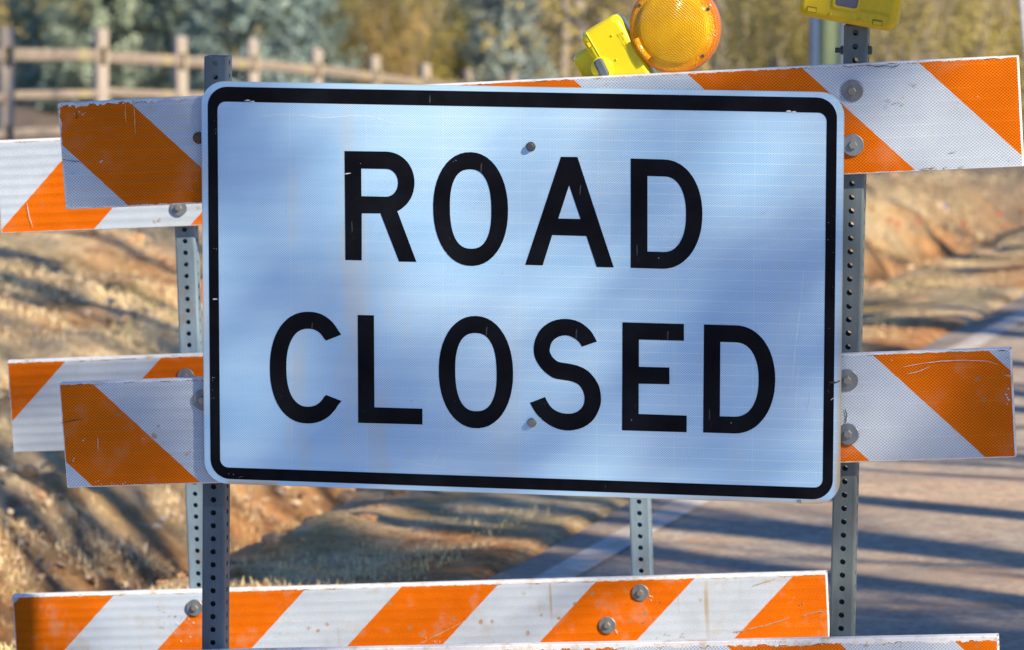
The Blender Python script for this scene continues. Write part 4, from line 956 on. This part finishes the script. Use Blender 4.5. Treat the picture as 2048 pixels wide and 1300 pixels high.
# ------------------------------------------------------------------ marker flags on the far bank
MR = mat_plain('red_flag', (.50, .035, .02), .6); MBl = mat_plain('blue_flag', (.16, .20, .50), .6); MW = mat_plain('flag_wire', (.35, .35, .35), .4)
def pix(px, py, Yd):  # a direction read off the photograph, taken at distance Yd
    x = (px - 1024) / 9000; yv = -(py - 650) / 9000
    d = Vector((x, math.cos(R(5)) + yv * math.sin(R(5)), -math.sin(R(5)) + yv * math.cos(R(5))))
    return Vector((0, 0, 1.8)) + d * (Yd / d.y)
flags = [(1740, 418, 'red flag nearest the right post, just beside it'), (1775, 440, 'dull red flag left of a brighter one, low on the bank'),
         (1791, 447, 'bright red flag, third along from the right post'), (1833, 445, 'red flag in the middle of the loose row of five'),
         (1886, 453, 'lowest of the red flags, right of the middle one'), (1924, 447, 'red flag at the right end of the loose row of five'),
         (1996, 427, 'red flag standing apart, near the right end of the bank'), (2040, 424, 'red flag at the right edge of the view')]
for i, (px_, py_, lab) in enumerate(flags):
    Yd = 29 + (i % 3) * .7
    q = pix(px_, py_, Yd); zg = gz(q.x, q.y)
    # step along the line of sight to where the flag stands a hand above the ground
    for _ in range(60):
        if q.z - gz(q.x, q.y) > .13: Yd += .15
        else: break
        q = pix(px_, py_, Yd)
    zg = gz(q.x, q.y)
    e = empty('marker_flag', Matrix.Translation((q.x, q.y, zg)) @ Matrix.Rotation(R(20 * (i % 4) - 30), 4, 'Z'))
    tag(e, 'small ' + lab, 'marker flag', 'little survey flags on the bank')
    hgt = max(q.z - zg, .05)
    mb = MB(); mb.tube((0, 0, -.03), (0, 0, hgt + .02), .0015, n=5); mb.obj('wire', MW, e)
    mb = MB(); mb.box((.013, 0, hgt), (.026, .0016, .030)); mb.obj('flag', MR, e)
for px_, py_, lab in ((1826, 350, 'pale blue flag high on the bank right under the top rail'), (1888, 419, 'small faint blue flag among the red ones')):
    Yd = 28; q = pix(px_, py_, Yd)
    for _ in range(80):
        if q.z - gz(q.x, q.y) > .13: Yd += .2
        else: break
        q = pix(px_, py_, Yd)
    zg = gz(q.x, q.y); hgt = max(q.z - zg, .05)
    e = empty('marker_flag', Matrix.Translation((q.x, q.y, zg)))
    tag(e, lab, 'marker flag', 'little survey flags on the bank')
    mb = MB(); mb.tube((0, 0, -.03), (0, 0, hgt + .02), .0015, n=5); mb.obj('wire', MW, e)
    mb = MB(); mb.box((.014, 0, hgt), (.030, .0016, .030)); mb.obj('flag', MBl, e)

# ------------------------------------------------------------------ split rail fence
t = NT('weathered_wood')
wg = t.noise(9, 5, .7, t.mapv(scale=(.3, 3, 3)))
c = t.mix(t.ramp(wg, .3, .7), (.20, .155, .115), (.44, .355, .275))
c = t.mix(t.ramp(t.noise(1.7, 3, .5), .55, .68, 0, .55), c, (.50, .42, .12))
M['wood'] = t.out(c, .85, t.bump(wg, .5, .01))
t = NT('weathered_post_wood')
wg = t.noise(9, 5, .7, t.mapv(scale=(3, 3, .3)))
oz = t.xyz()
c = t.mix(t.ramp(wg, .3, .7), (.26, .215, .175), (.56, .48, .40))
c = t.mix(t.ramp(t.noise(2.1, 3, .5), .52, .66, 0, .6), c, (.52, .44, .15))
c = t.mix(t.ramp(t.m('ADD', oz[2], t.m('MULTIPLY', t.noise(5, 3), .2)), .20, .48, .75, 0), c, (.55, .27, .10))
M['woodp'] = t.out(c, .85, t.bump(wg, .5, .01))
tans = [(10 - 1024) / 9000, (197 - 1024) / 9000, (360 - 1024) / 9000, (507 - 1024) / 9000, (633 - 1024) / 9000, (750 - 1024) / 9000, (850 - 1024) / 9000, (937 - 1024) / 9000, (1022 - 1024) / 9000]
ytop = [55, 58, 73, 80, 97, 112, 128, 137, 145]
Ys = [39 + 3 * k for k in range(9)]
tans = [tans[0] - .0235] + tans; ytop = [48] + ytop; Ys = [36.2] + Ys
tops = []
for tn, yt, Yd in zip(tans, ytop, Ys):
    q = pix(1024 + tn * 9000, yt, Yd); tops.append(Vector((q.x, q.y, q.z)))
fence = empty('split_rail_fence', Matrix.Translation((tops[1].x, tops[1].y, tops[1].z - 1.25)))
tag(fence, 'weathered wooden split rail fence running away behind the barricades', 'fence')
inv = fence.matrix_world.inverted()
rf = random.Random(8)
fd = (tops[5] - tops[1]); fang = math.atan2(fd.y, fd.x)
for k, tp in enumerate(tops):
    mb = MB()
    hgt = 1.30 + .0 * k
    wv = .145
    # post with through mortises: two cheeks, three blocks
    for zc, hh_ in ((hgt - .085, .17), (hgt - .59, .50), (hgt - 1.18, .40)):
        mb.box((0, 0, zc), (wv, .115, hh_), None, .010)
    for sy in (-1, 1):
        mb.box((0, sy * .043, hgt - .24), (wv * .94, .028, .20), None, .004)
        mb.box((0, sy * .043, hgt - .90), (wv * .94, .028, .20), None, .004)
    o_ = mb.obj('post', M['woodp'], fence)
    q = inv @ tp
    o_.location = (q.x, q.y, q.z - hgt); o_.rotation_euler = (rf.uniform(-.015, .015), rf.uniform(-.015, .015), fang + .55 + rf.uniform(-.12, .12))
for k in range(len(tops) - 1):
    for dz in (-.25, -.60, -.93):
        a = inv @ tops[k]; b = inv @ tops[k + 1]
        a = a + Vector((0, 0, dz + rf.uniform(-.015, .015))); b = b + Vector((0, 0, dz + rf.uniform(-.015, .015)))
        d = (b - a); L = d.length + .12; mid = (a + b) / 2
        mb = MB(); mb.box((0, 0, 0), (L, .062, .115 if dz == -.25 else .085), None, .018)
        o_ = mb.obj('rail', M['wood'], fence)
        o_.matrix_local = Matrix.Translation(mid) @ d.to_track_quat('X', 'Z').to_matrix().to_4x4() @ Matrix.Rotation(rf.uniform(-.15, .15), 4, 'X')

# ------------------------------------------------------------------ trees
def leaf_quads(C, Nn, size, r, aspect=.5, up=.3):
    """quads centred at C facing roughly Nn"""
    n = len(C)
    nn_ = Nn + r.randn(n, 3) * .55; nn_[:, 2] += up
    nn_ /= np.linalg.norm(nn_, axis=1)[:, None]
    t1 = np.cross(nn_, r.randn(n, 3)); t1 /= np.linalg.norm(t1, axis=1)[:, None]
    t2 = np.cross(nn_, t1)
    s1 = (size * (.6 + .8 * r.rand(n)))[:, None]; s2 = s1 * aspect
    return np.stack([C - t1 * s1, C + t2 * s2, C + t1 * s1, C - t2 * s2], 1).reshape(-1, 3)

def conifer_foliage(seed, H, R0, nbr=430, per=80, leaf=.037):
    r = np.random.RandomState(seed)
    zb = .02 + (H - .1) * r.rand(nbr) ** 1.35
    rad = R0 * (1 - (zb / H) ** 1.35) * (.72 + .36 * r.rand(nbr)) * (.86 + .14 * np.clip(zb / .6, 0, 1))
    az = r.rand(nbr) * 2 * np.pi
    dirv = np.stack([np.cos(az), np.sin(az), .25 + .35 * r.rand(nbr)], 1)
    T = r.rand(nbr, per) ** .55
    L = rad[:, None] * T
    C = np.stack([dirv[:, 0][:, None] * L, dirv[:, 1][:, None] * L, zb[:, None] + (dirv[:, 2][:, None] * (L - .75 * rad[:, None]))], 2)
    sp = .018 + .040 * (T) * np.clip(1.1 - T * .4, 0, 1)
    C = C + r.randn(nbr, per, 3) * sp[:, :, None]
    C = C.reshape(-1, 3); C[:, 2] = np.maximum(C[:, 2], .03)
    Nn = np.repeat(dirv, per, axis=0)
    V = leaf_quads(C, Nn, leaf, r, .42, .25)
    return np_mesh('foliage', V, np.arange(len(V)).reshape(-1, 4))

def mat_foliage(name, a, b, c_, sc=2.5, trans=.25):
    t = NT(name); 
    c = t.mix(t.ramp(t.noise(sc, 3, .6), .38, .62), a, b)
    c = t.mix(t.ramp(t.noise(22, 2, .5), .44, .62), c, c_)
    m_ = t.out(c, .6, Specular_IOR_Level=.3)
    tr = t.n.new('ShaderNodeBsdfTranslucent'); t.lk(c, tr.inputs[0])
    mx = t.n.new('ShaderNodeMixShader'); mx.inputs[0].default_value = trans
    out = [n for n in t.n if n.type == 'OUTPUT_MATERIAL'][0]
    t.lk(t.b.outputs[0], mx.inputs[1]); t.lk(tr.outputs[0], mx.inputs[2]); t.lk(mx.outputs[0], out.inputs[0])
    return m_
M['bark'] = mat_plain('bark', (.16, .12, .09), .9)
M['bark_pale'] = mat_plain('pale_bark', (.42, .36, .30), .9)
M['f_grn'] = mat_foliage('silver_green_needles', (.26, .33, .20), (.11, .17, .11), (.66, .73, .56))
M['f_blu'] = mat_foliage('blue_green_needles', (.20, .30, .26), (.075, .125, .115), (.60, .72, .65))
M['f_blu2'] = mat_foliage('grey_blue_needles', (.25, .33, .30), (.11, .16, .15), (.64, .72, .67))

def trunk_mesh(h, r0, name='trunk', n=10, seed=0):
    mb = MB(); rr_ = random.Random(seed); p = Vector((0, 0, -.1)); 
    k = 6
    for i in range(k):
        q = Vector((rr_.uniform(-.04, .04) * h * .2, rr_.uniform(-.04, .04) * h * .2, h * (i + 1) / k))
        mb.tube(p, q, r0 * (1 - i / k) + .01, r0 * (1 - (i + 1) / k) + .01, n, caps=False); p = q
    return mb.mesh(name)
fm = [conifer_foliage(31, 4.6, 1.18), conifer_foliage(32, 4.9, 1.12), conifer_foliage(33, 4.4, .98)]
tm = trunk_mesh(4.2, .07)
tm.materials.append(M['bark'])
def conifer(px_, Yd, k, mat, label, sc, rot):
    x = (px_ - 1024) / 9000 * Yd
    e = empty('conifer_tree', Matrix.Translation((x, Yd, gz(x, Yd) - .03)) @ Matrix.Rotation(rot, 4, 'Z') @ Matrix.Scale(sc, 4))
    tag(e, label, 'tree', 'conifers beyond the fence')
    me = fm[k]
    if len(me.materials) and me.materials[0] != mat: me = me.copy(); me.materials.clear()
    link('crown', me, mat, e)
    link('trunk', tm, None, e)
conifer(215, 57.5, 0, M['f_grn'], 'silver green conifer farthest left, behind the nearest fence posts', .92, 0)
conifer(75, 59.5, 1, M['f_grn'].copy(), 'olive tinged conifer at the left edge of the view, behind the first fence post', .66, 1.1)
conifer(350, 60.5, 2, M['f_grn'], 'narrow green conifer filling the gap between two broad ones', .85, 1.0)
conifer(500, 56.5, 1, M['f_blu'], 'broad blue green conifer above the top left corner of the sign', .98, 2.0)
conifer(610, 59, 0, M['f_blu'], 'pale blue green conifer whose right side meets the yellow shrubs', .80, 3.2)
conifer(1000, 66, 2, M['f_blu2'], 'grey blue conifer above the middle of the sign', .98, .4)
conifer(925, 68, 0, M['f_blu2'], 'smaller grey blue conifer beside the ochre shrubs', .62, 4.4)

# shrubs and scrub trees
def shrub_foliage(seed, H, R0, ncl=150, per=75, leaf=.026):
    r = np.random.RandomState(seed)
    u = r.randn(ncl, 3); u /= np.linalg.norm(u, axis=1)[:, None]
    cl = u * (r.rand(ncl, 1) ** .4) * np.array([R0, R0, H * .5]) + np.array([0, 0, H * .5])
    cl[:, 2] = np.abs(cl[:, 2])
    C = (cl[:, None, :] + r.randn(ncl, per, 3) * np.array([.12, .12, .19])).reshape(-1, 3)
    C[:, 2] = np.maximum(C[:, 2], .02)
    V = leaf_quads(C, np.repeat(u, per, axis=0), leaf, r, .5, .2)
    return np_mesh('foliage', V, np.arange(len(V)).reshape(-1, 4))
def stems_mesh(seed, H, R0, k=16):
    rr_ = random.Random(seed); mb = MB()
    for i in range(k):
        a = rr_.uniform(0, 6.28); p = Vector((rr_.uniform(-.12, .12), rr_.uniform(-.12, .12), -.05))
        d = Vector((math.cos(a) * rr_.uniform(.1, .45), math.sin(a) * rr_.uniform(.1, .45), 1)).normalized()
        r0 = rr_.uniform(.010, .024); L = H * rr_.uniform(.7, 1.15); n = 5
        for j in range(n):
            q = p + d * (L / n); mb.tube(p, q, r0 * (1 - j / n * .8), r0 * (1 - (j + 1) / n * .8), 5, caps=False)
            if j > 0:
                d2 = (d + Vector((rr_.uniform(-.8, .8), rr_.uniform(-.8, .8), .1))).normalized()
                mb.tube(q, q + d2 * L * .28, r0 * .4, r0 * .12, 4, caps=False)
            p = q; d = (d + Vector((rr_.uniform(-.15, .15), rr_.uniform(-.15, .15), 0))).normalized()
    return mb.mesh('stems')
sf = [shrub_foliage(51, 3.0, .95), shrub_foliage(52, 3.6, 1.1), shrub_foliage(53, 2.6, .9, 120, 60, .022)]
ss = [stems_mesh(61, 3.0, .8), stems_mesh(62, 3.6, .9, 20)]
for s_ in ss: s_.materials.append(M['bark_pale'])
M['s_yel'] = mat_foliage('yellow_green_leaves', (.52, .46, .05), (.28, .25, .04), (.68, .56, .14), 2.6)
M['s_och'] = mat_foliage('ochre_leaves', (.54, .34, .10), (.32, .25, .07), (.70, .50, .20), 2.6)
M['s_oli'] = mat_foliage('olive_leaves', (.48, .41, .10), (.20, .17, .05), (.68, .56, .22), 2.4)
M['s_brn'] = mat_foliage('brown_twigs', (.44, .32, .23), (.26, .19, .14), (.64, .52, .42), 2.6)
def shrub(px_, Yd, k, mat, label, sc, rot, zs=1.0):
    x = (px_ - 1024) / 9000 * Yd
    e = empty('shrub', Matrix.Translation((x, Yd, gz(x, Yd) - .03)) @ Matrix.Rotation(rot, 4, 'Z') @ Matrix.Diagonal((sc, sc, sc * zs, 1)))
    tag(e, label, 'shrub', 'scrub beyond the fence')
    me = sf[k]
    if len(me.materials) and me.materials[0] != mat: me = me.copy(); me.materials.clear()
    link('foliage', me, mat, e); link('stems', ss[k % 2], None, e)
shrub(715, 62, 0, M['s_yel'], 'yellow green shrub right of the pale blue green conifer', .95, 0)
shrub(790, 60.5, 1, M['s_och'], 'ochre shrub above the left half of the sign top', .72, 1)
shrub(850, 66, 0, M['s_yel'], 'mustard shrub tucked between the ochre shrub and the grey blue conifers', .9, 2)
shrub(1135, 74, 2, M['s_brn'], 'brown twiggy shrub just left of the tipped yellow lamp', 1.2, 3)
shrub(1250, 78, 2, M['s_brn'], 'pinkish brown scrub behind the yellow lamp case', 1.3, 4)
shrub(1500, 58, 1, M['s_oli'], 'olive scrub right of the round amber lens', 1.0, 5)
shrub(1600, 52, 0, M['s_oli'], 'olive scrub left of the pale green pole', .95, 6)
shrub(1800, 49, 1, M['s_oli'], 'ochre olive scrub behind the right post', .9, 1.4)
shrub(1930, 50, 2, M['s_oli'], 'dark olive scrub above the orange end of the top rail', 1.1, 2.4)
shrub(2060, 51, 0, M['s_oli'], 'olive scrub cut off by the right edge of the view', 1.0, 3.1)

# woodland mass behind
r = np.random.RandomState(90)
ncl = 6500
cx = np.concatenate([-22 + 50 * r.rand(3000), -62 + 125 * r.rand(3500)]); cy = 64 + 22 * r.rand(ncl) ** .8 - .55 * np.clip(cx, 0, 30)
cz = 8.0 * r.rand(ncl) ** 1.6
base = ground_z(cx, cy, False)
C = np.stack([cx, cy, base + cz], 1)
C = (C[:, None, :] + r.randn(ncl, 34, 3) * np.array([.20, .20, .24])).reshape(-1, 3)
V = leaf_quads(C, np.tile([0, -1, .2], (len(C), 1)), .075, r, .5, .1)
M['wood_mass'] = mat_foliage('woodland_foliage', (.46, .39, .11), (.18, .15, .055), (.66, .54, .24), 1.3)
t_ = M['wood_mass']
wd = link('woodland', np_mesh('woodland', V, np.arange(len(V)).reshape(-1, 4)), t_)
tag(wd, 'mass of olive and brown winter woodland far behind', None, None, 'stuff')

# bare trees: trunk with limbs and fine branches
def bare_tree_meshes(seed, H, r0, spread=.55, low=.25, depth=4):
    rr_ = random.Random(seed); tr = MB(); br = MB()
    def grow(p, d, L, r_, lev):
        k = 4 if lev else 9
        for j in range(k):
            dn = (d + Vector((rr_.uniform(-1, 1), rr_.uniform(-1, 1), rr_.uniform(-.3, .6))) * (.035 if lev == 0 else .14)).normalized()
            q = p + dn * (L / k); ra = r_ * (1 - .62 * j / k); rb = r_ * (1 - .62 * (j + 1) / k)
            (tr if lev == 0 else br).tube(p, q, ra, rb, (10, 6, 4, 3, 3)[lev], caps=False)
            if lev < depth and (lev > 0 or j / k > low):
                for _ in range(2 if lev == 0 else rr_.choice((1, 1, 2))):
                    ax = Vector((rr_.uniform(-1, 1), rr_.uniform(-1, 1), rr_.uniform(-.1, .5))).normalized()
                    nd = (dn * rr_.uniform(.35, .8) + ax * spread * 1.5).normalized()
                    grow(q, nd, L * (.42 if lev == 0 else .55) * rr_.uniform(.7, 1.1) * (1 - .35 * j / k), rb * .52, lev + 1)
            p = q; d = dn
    grow(Vector((0, 0, -.2)), Vector((0, 0, 1)), H, r0, 0)
    return tr.mesh('trunk'), br.mesh('branches')
bt = [bare_tree_meshes(7, 13, .17, .5, .3, 3), bare_tree_meshes(19, 15, .14, .45, .35, 3), bare_tree_meshes(23, 12, .12, .5, .25, 3)]
for a, b in bt: a.materials.append(M['bark_pale']); b.materials.append(M['bark_pale'])
def bare_tree(x, y, k, label, sc=1.0, rot=0.0, group='bare trees', lean=(0, 0)):
    e = empty('bare_tree', Matrix.Translation((x, y, gz(x, y) - .05)) @ Matrix.Rotation(lean[0], 4, 'Y') @ Matrix.Rotation(lean[1], 4, 'X') @ Matrix.Rotation(rot, 4, 'Z') @ Matrix.Scale(sc, 4))
    tag(e, label, 'tree', group)
    link('trunk', bt[k][0], None, e); link('crown', bt[k][1], None, e)
    return e
for (px_, Yd, k, lab) in ((1120, 70, 2, 'pale bare sapling just right of the grey blue conifer'), (1165, 73, 0, 'pinkish bare trunk left of the yellow lamp case'), (1440, 60, 1, 'bare stem close beside the rim of the amber lens'), (1555, 57, 0, 'crooked bare stem midway between lens and right lamp'), (1850, 52, 1, 'bare stem above the white stripe of the top rail'), (1955, 56, 0, 'bare stem over the orange end of the top rail'), (760, 72, 2, 'pale bare stem among the ochre shrubs'), (1478, 62, 2, 'slim pale bare trunk right of the amber lens'), (1330, 72, 1, 'bare trunk hidden mostly behind the amber lens'), (1200, 80, 0, 'pale bare tree behind the yellow lamp'), (2002, 54, 2, 'thin grey bare trunk between the scrub at the far right'), (700, 76, 1, 'bare tree rising out of the yellow shrubs'), (60, 74, 0, 'bare tree behind the leftmost conifer')):
    bare_tree((px_ - 1024) / 9000 * Yd, Yd, k, lab, .8, px_ * .7, 'bare trees beyond the fence')

# ------------------------------------------------------------------ poles at the right
def pole(px_, Yd, r_, h, mat, name, label, cat, lean=0.0, extras=()):
    x = (px_ - 1024) / 9000 * Yd
    e = empty(name, Matrix.Translation((x, Yd, gz(x, Yd) - .1)) @ Matrix.Rotation(lean, 4, 'Y'))
    tag(e, label, cat)
    mb = MB(); mb.tube((0, 0, 0), (0, 0, h), r_, r_ * .82, 20); mb.obj('pole', mat, e)
    for dx, dy, rr_, hh_, mt, nm in extras:
        mb = MB(); mb.tube((dx, dy, 0), (dx, dy, hh_), rr_, rr_, 14); mb.obj(nm, mt, e)
    return e
pole(1658, 33, .083, 8.0, mat_plain('green_treated_wood', (.30, .38, .20), .8), 'utility_pole', 'pale green utility pole with a blue conduit and a white conduit, behind the right lamp', 'utility pole', 0, (
    (-.107, .0, .036, 5.5, mat_plain('blue_conduit', (.10, .17, .32), .4), 'blue_conduit'), (.098, -.03, .022, 4.5, mat_plain('white_conduit', (.75, .75, .80), .4), 'white_conduit')))
pole(2090, 30, .020, 4.0, mat_plain('pale_pole_paint', (.62, .62, .70), .5), 'marker_pole', 'thin pale pole leaning slightly at the right edge of the view', 'pole', R(-6.0))

# ------------------------------------------------------------------ trees right of the road whose shade falls across the scene
sun_h = Vector((SUN_AZ.x, SUN_AZ.y, 0)).normalized()
def toward(X, Y, d): q = Vector((X, Y, 0)) + sun_h * d; return q.x, q.y
spots = [(1.62, 14.07, 8.3, 1, .95), (1.49, 12.94, 9.2, 2, .85), (1.33, 11.75, 8.6, 0, .9), (1.5, 12.4, 12.5, 1, 1.0), (1.75, 15.6, 10.5, 2, .9), (2.1, 17.4, 9.5, 0, .9), (.2, 19.0, 13.0, 1, 1.05), (-1.0, 21.5, 14.2, 0, .85), (-1.6, 24.5, 15.5, 2, 1.1), (1.4, 26.5, 12.5, 0, .95), (2.3, 30, 12.5, 1, 1.0), (3.0, 21, 9.0, 2, .9), (4.0, 33, 11.0, 0, 1.0), (2.5, 24.3, 10, 1, .9), (3.1, 28.2, 11, 2, 1.0), (1.32, 11.5, 7.4, 0, 1.3), (2.9, 26.8, 12.5, 0, .9), (3.4, 31.2, 12.5, 1, 1.0), (2.2, 20.3, 11, 0, 1.2)]
names = ['first', 'second', 'third', 'fourth', 'fifth', 'sixth', 'seventh', 'eighth', 'ninth', 'tenth', 'eleventh', 'twelfth', 'thirteenth', 'fourteenth', 'fifteenth', 'sixteenth', 'seventeenth', 'eighteenth', 'nineteenth']
for i, (X_, Y_, d_, k_, s_) in enumerate(spots):
    x_, y_ = toward(X_, Y_, d_)
    bare_tree(x_, y_, k_, names[i] + ' bare tree along the right of the road, casting striped shade', s_, i * 1.3, 'bare trees right of the road', (R((i * 37 % 7) - 3), 0))

# a tall pine up sun of the barricades: its needle clumps are placed to dapple the sign and rails
PU, PV, PT = json.loads('''[[-0.899,-0.79,-0.682,-0.593,-0.491,-0.389,-0.287,-0.186,-0.085,0.016,0.116,0.215,0.314,0.413,0.511,0.599,0.701,0.803,0.904],[0.132,0.053,-0.003,-0.041,-0.125,-0.214,-0.304,-0.393,-0.483,-0.574,-0.664,-0.745,-0.851,-0.966,-1.072],[[60,60,60,30,80,90,90,90,90,100,100,100,100,60,20,6,15,70,90],[30,30,30,3,60,80,90,90,90,100,100,100,100,50,10,2,20,90,100],[10,10,10,10,50,80,90,90,70,40,80,70,40,15,12,20,60,90,100],[6,6,8,35,45,90,100,95,90,80,60,25,45,70,65,45,75,95,100],[5,5,5,25,35,92,100,100,95,90,65,30,55,85,90,60,90,95,100],[8,8,10,25,30,80,100,100,80,70,60,50,60,70,80,50,90,90,90],[75,75,75,75,12,50,90,95,70,65,55,30,40,22,22,40,90,90,90],[75,75,75,80,35,8,55,80,75,65,60,45,35,15,15,40,90,90,80],[60,60,60,80,55,5,18,60,65,65,50,35,25,12,12,35,80,25,12],[4,4,8,85,70,6,6,28,40,55,45,35,22,28,45,50,60,10,4],[3,3,5,80,70,22,4,6,18,50,50,40,40,60,75,60,70,22,5],[4,4,6,60,60,22,6,6,12,65,60,45,50,60,70,50,75,30,12],[50,50,30,4,20,50,50,50,60,70,70,70,70,70,70,50,80,80,80],[70,70,30,4,20,60,70,70,70,70,70,70,70,70,70,55,80,80,80],[70,70,30,4,20,60,70,70,70,70,70,70,70,70,70,60,80,80,80]]]''')       # crown openness, shaped so its shade on the barricade makes the wanted dapple
PU = np.array(PU); PV = np.array(PV); PT = np.array(PT, float) / 100; PT = np.clip(np.where(PT > .82, 1, np.where(PT < .46, PT * .45, PT)), .008, 1)
r = np.random.RandomState(12)
px0 = fpoint(0, 0, -.4)
pine_xy = Vector((px0.x, px0.y, 0)) + sun_h * 12.6 + Vector((sun_h.y, -sun_h.x, 0)) * 1.75
pine = empty('shade_pine', Matrix.Translation((pine_xy.x, pine_xy.y, gz(pine_xy.x, pine_xy.y) - .1)))
tag(pine, 'tall pine off the right side of the road with needle clumps placed to dapple the sign', 'tree')
pinv = pine.matrix_world.inverted()
def openness(u, v):
    iu = np.clip(np.searchsorted(PU, u) - 1, 0, len(PU) - 2); iv = np.clip(np.searchsorted(-PV, -v) - 1, 0, len(PV) - 2)
    fu = np.clip((u - PU[iu]) / (PU[iu + 1] - PU[iu]), 0, 1); fv = np.clip((v - PV[iv]) / (PV[iv + 1] - PV[iv]), 0, 1)
    return (PT[iv, iu] * (1 - fu) + PT[iv, iu + 1] * fu) * (1 - fv) + (PT[iv + 1, iu] * (1 - fu) + PT[iv + 1, iu + 1] * fu) * fv
NC = 60000
cu_ = PU[0] - .25 + (PU[-1] - PU[0] + .5) * r.rand(NC); cv_ = PV[-1] - .15 + (PV[0] - PV[-1] + .25) * r.rand(NC)
area = (PU[-1] - PU[0] + .5) * (PV[0] - PV[-1] + .40)
tau = -np.log(openness(cu_, cv_))
per = 22
want = tau * area / NC / (.000125 * per) * .62
sel = r.rand(NC) < want
cu_, cv_ = cu_[sel], cv_[sel]
dd = 12.2 + 2.4 * (np.floor(r.rand(len(cu_)) * 7) / 6) + .1 * r.randn(len(cu_))
F3 = np.array(FR.to_3x3()); Ft = np.array(FR.translation)
cl = (np.stack([cu_, 0 * cu_, cv_], 1) @ F3.T) + Ft + dd[:, None] * np.array(SUN) - np.array(pine.matrix_world.translation)
pts = (cl[:, None, :] + r.randn(len(cl), per, 3) * .018).reshape(-1, 3)
Cs = [pts]; Ns = [np.tile([0, 0, 1.0], (len(pts), 1))]
brm = MB()
for k in r.choice(len(cl), 46, replace=False):
    q = Vector(cl[k]); a = Vector((0, 0, q.z + 1.2)); m_ = a.lerp(q, .7) + Vector((0, 0, .5))
    brm.tube(a, m_, .007, .003, 4, caps=False); brm.tube(m_, q, .003, .0015, 3, caps=False)
# the rest of the crown, away from the sight line of the sun to the barricade
for i in range(60):
    a = r.rand() * 6.28; rr_ = .5 + 2.2 * r.rand(); zz = 10.8 + 3.4 * r.rand()
    cc = np.array([math.cos(a) * rr_ * (1 - (zz - 10.8) / 5), math.sin(a) * rr_ * (1 - (zz - 10.8) / 5), zz])
    Cs.append(r.randn(160, 3) * .22 + cc); Ns.append(np.tile([0, 0, 1.0], (160, 1)))
    brm.tube((0, 0, zz - .5), cc, .03, .008, 5, caps=False)
C = np.concatenate(Cs); Nn = np.concatenate(Ns)
V = leaf_quads(C, Nn, .019, r, .32, .3)
M['f_pine'] = mat_foliage('pine_needles', (.10, .16, .05), (.07, .11, .04), (.20, .24, .10))
link('crown', np_mesh('crown', V, np.arange(len(V)).reshape(-1, 4)), M['f_pine'], pine)
br_ = brm.obj('branches', M['bark'], pine); br_['kind'] = 'stuff'
tp = link('trunk', trunk_mesh(14, .17, seed=4), M['bark'], pine)

# unseen pines added to shade the near road and cut its bounce light
def crown_mesh(seed, R0=1.35, z0=4.2, z1=11.8, ncl=240, per=110):
    r = np.random.RandomState(seed); mbb = MB()
    z = z0 + (z1 - z0) * r.rand(ncl) ** .8; rad = R0 * np.sqrt(r.rand(ncl)) * (1.05 - .75 * ((z - z0) / (z1 - z0)) ** 1.5); a = r.rand(ncl) * 6.283
    c = np.stack([np.cos(a) * rad, np.sin(a) * rad, z], 1)
    C = (c[:, None, :] + r.randn(ncl, per, 3) * np.array([.17, .17, .11])).reshape(-1, 3)
    V = leaf_quads(C, np.tile([0, 0, 1.0], (len(C), 1)), .045, r, .3, .3)
    for k in range(0, ncl, 3): mbb.tube((0, 0, c[k][2] - .4), c[k], .025, .008, 4, caps=False)
    return np_mesh('crown', V, np.arange(len(V)).reshape(-1, 4)), mbb.mesh('branches')
cm = [crown_mesh(71), crown_mesh(72)]
tk = trunk_mesh(11.6, .16, seed=5)
for a, b in cm: a.materials.append(M['f_pine']); b.materials.append(M['bark'])
tk.materials.append(M['bark'])
for i, (x_, y_, lab) in enumerate(((8.9, -3.0, 'dense pine added nearest the dappling pine to shade the near road'), (6.0, -.4, 'added shade pine closest to the road edge, right of where one would stand'),
                                   (10.6, -7.2, 'added shade pine farthest back on the right, behind the camera side'), (5.0, -3.2, 'second added shade pine from the road edge, beside the near lane'))):
    e = empty('shade_pine', Matrix.Translation((x_, y_, gz(x_, y_) - .1)) @ Matrix.Rotation(i * 1.7, 4, 'Z'))
    tag(e, lab, 'tree', 'added shade pines right of the near road')
    link('crown', cm[i % 2][0], None, e); br_ = link('branches', cm[i % 2][1], None, e); br_['kind'] = 'stuff'; link('trunk', tk, None, e)

e = empty('shade_cedar', Matrix.Translation((6.9, 6.5, gz(6.9, 6.5) - .05)) @ Matrix.Scale(.56, 4))  # scaled-down pine crown, added to throw broad shade on the asphalt
tag(e, 'small dense cedar added at the right edge of the road to shade the asphalt at lower right', 'tree')
link('crown', cm[1][0], None, e); br_ = link('branches', cm[1][1], None, e); br_['kind'] = 'stuff'; link('trunk', tk, None, e)
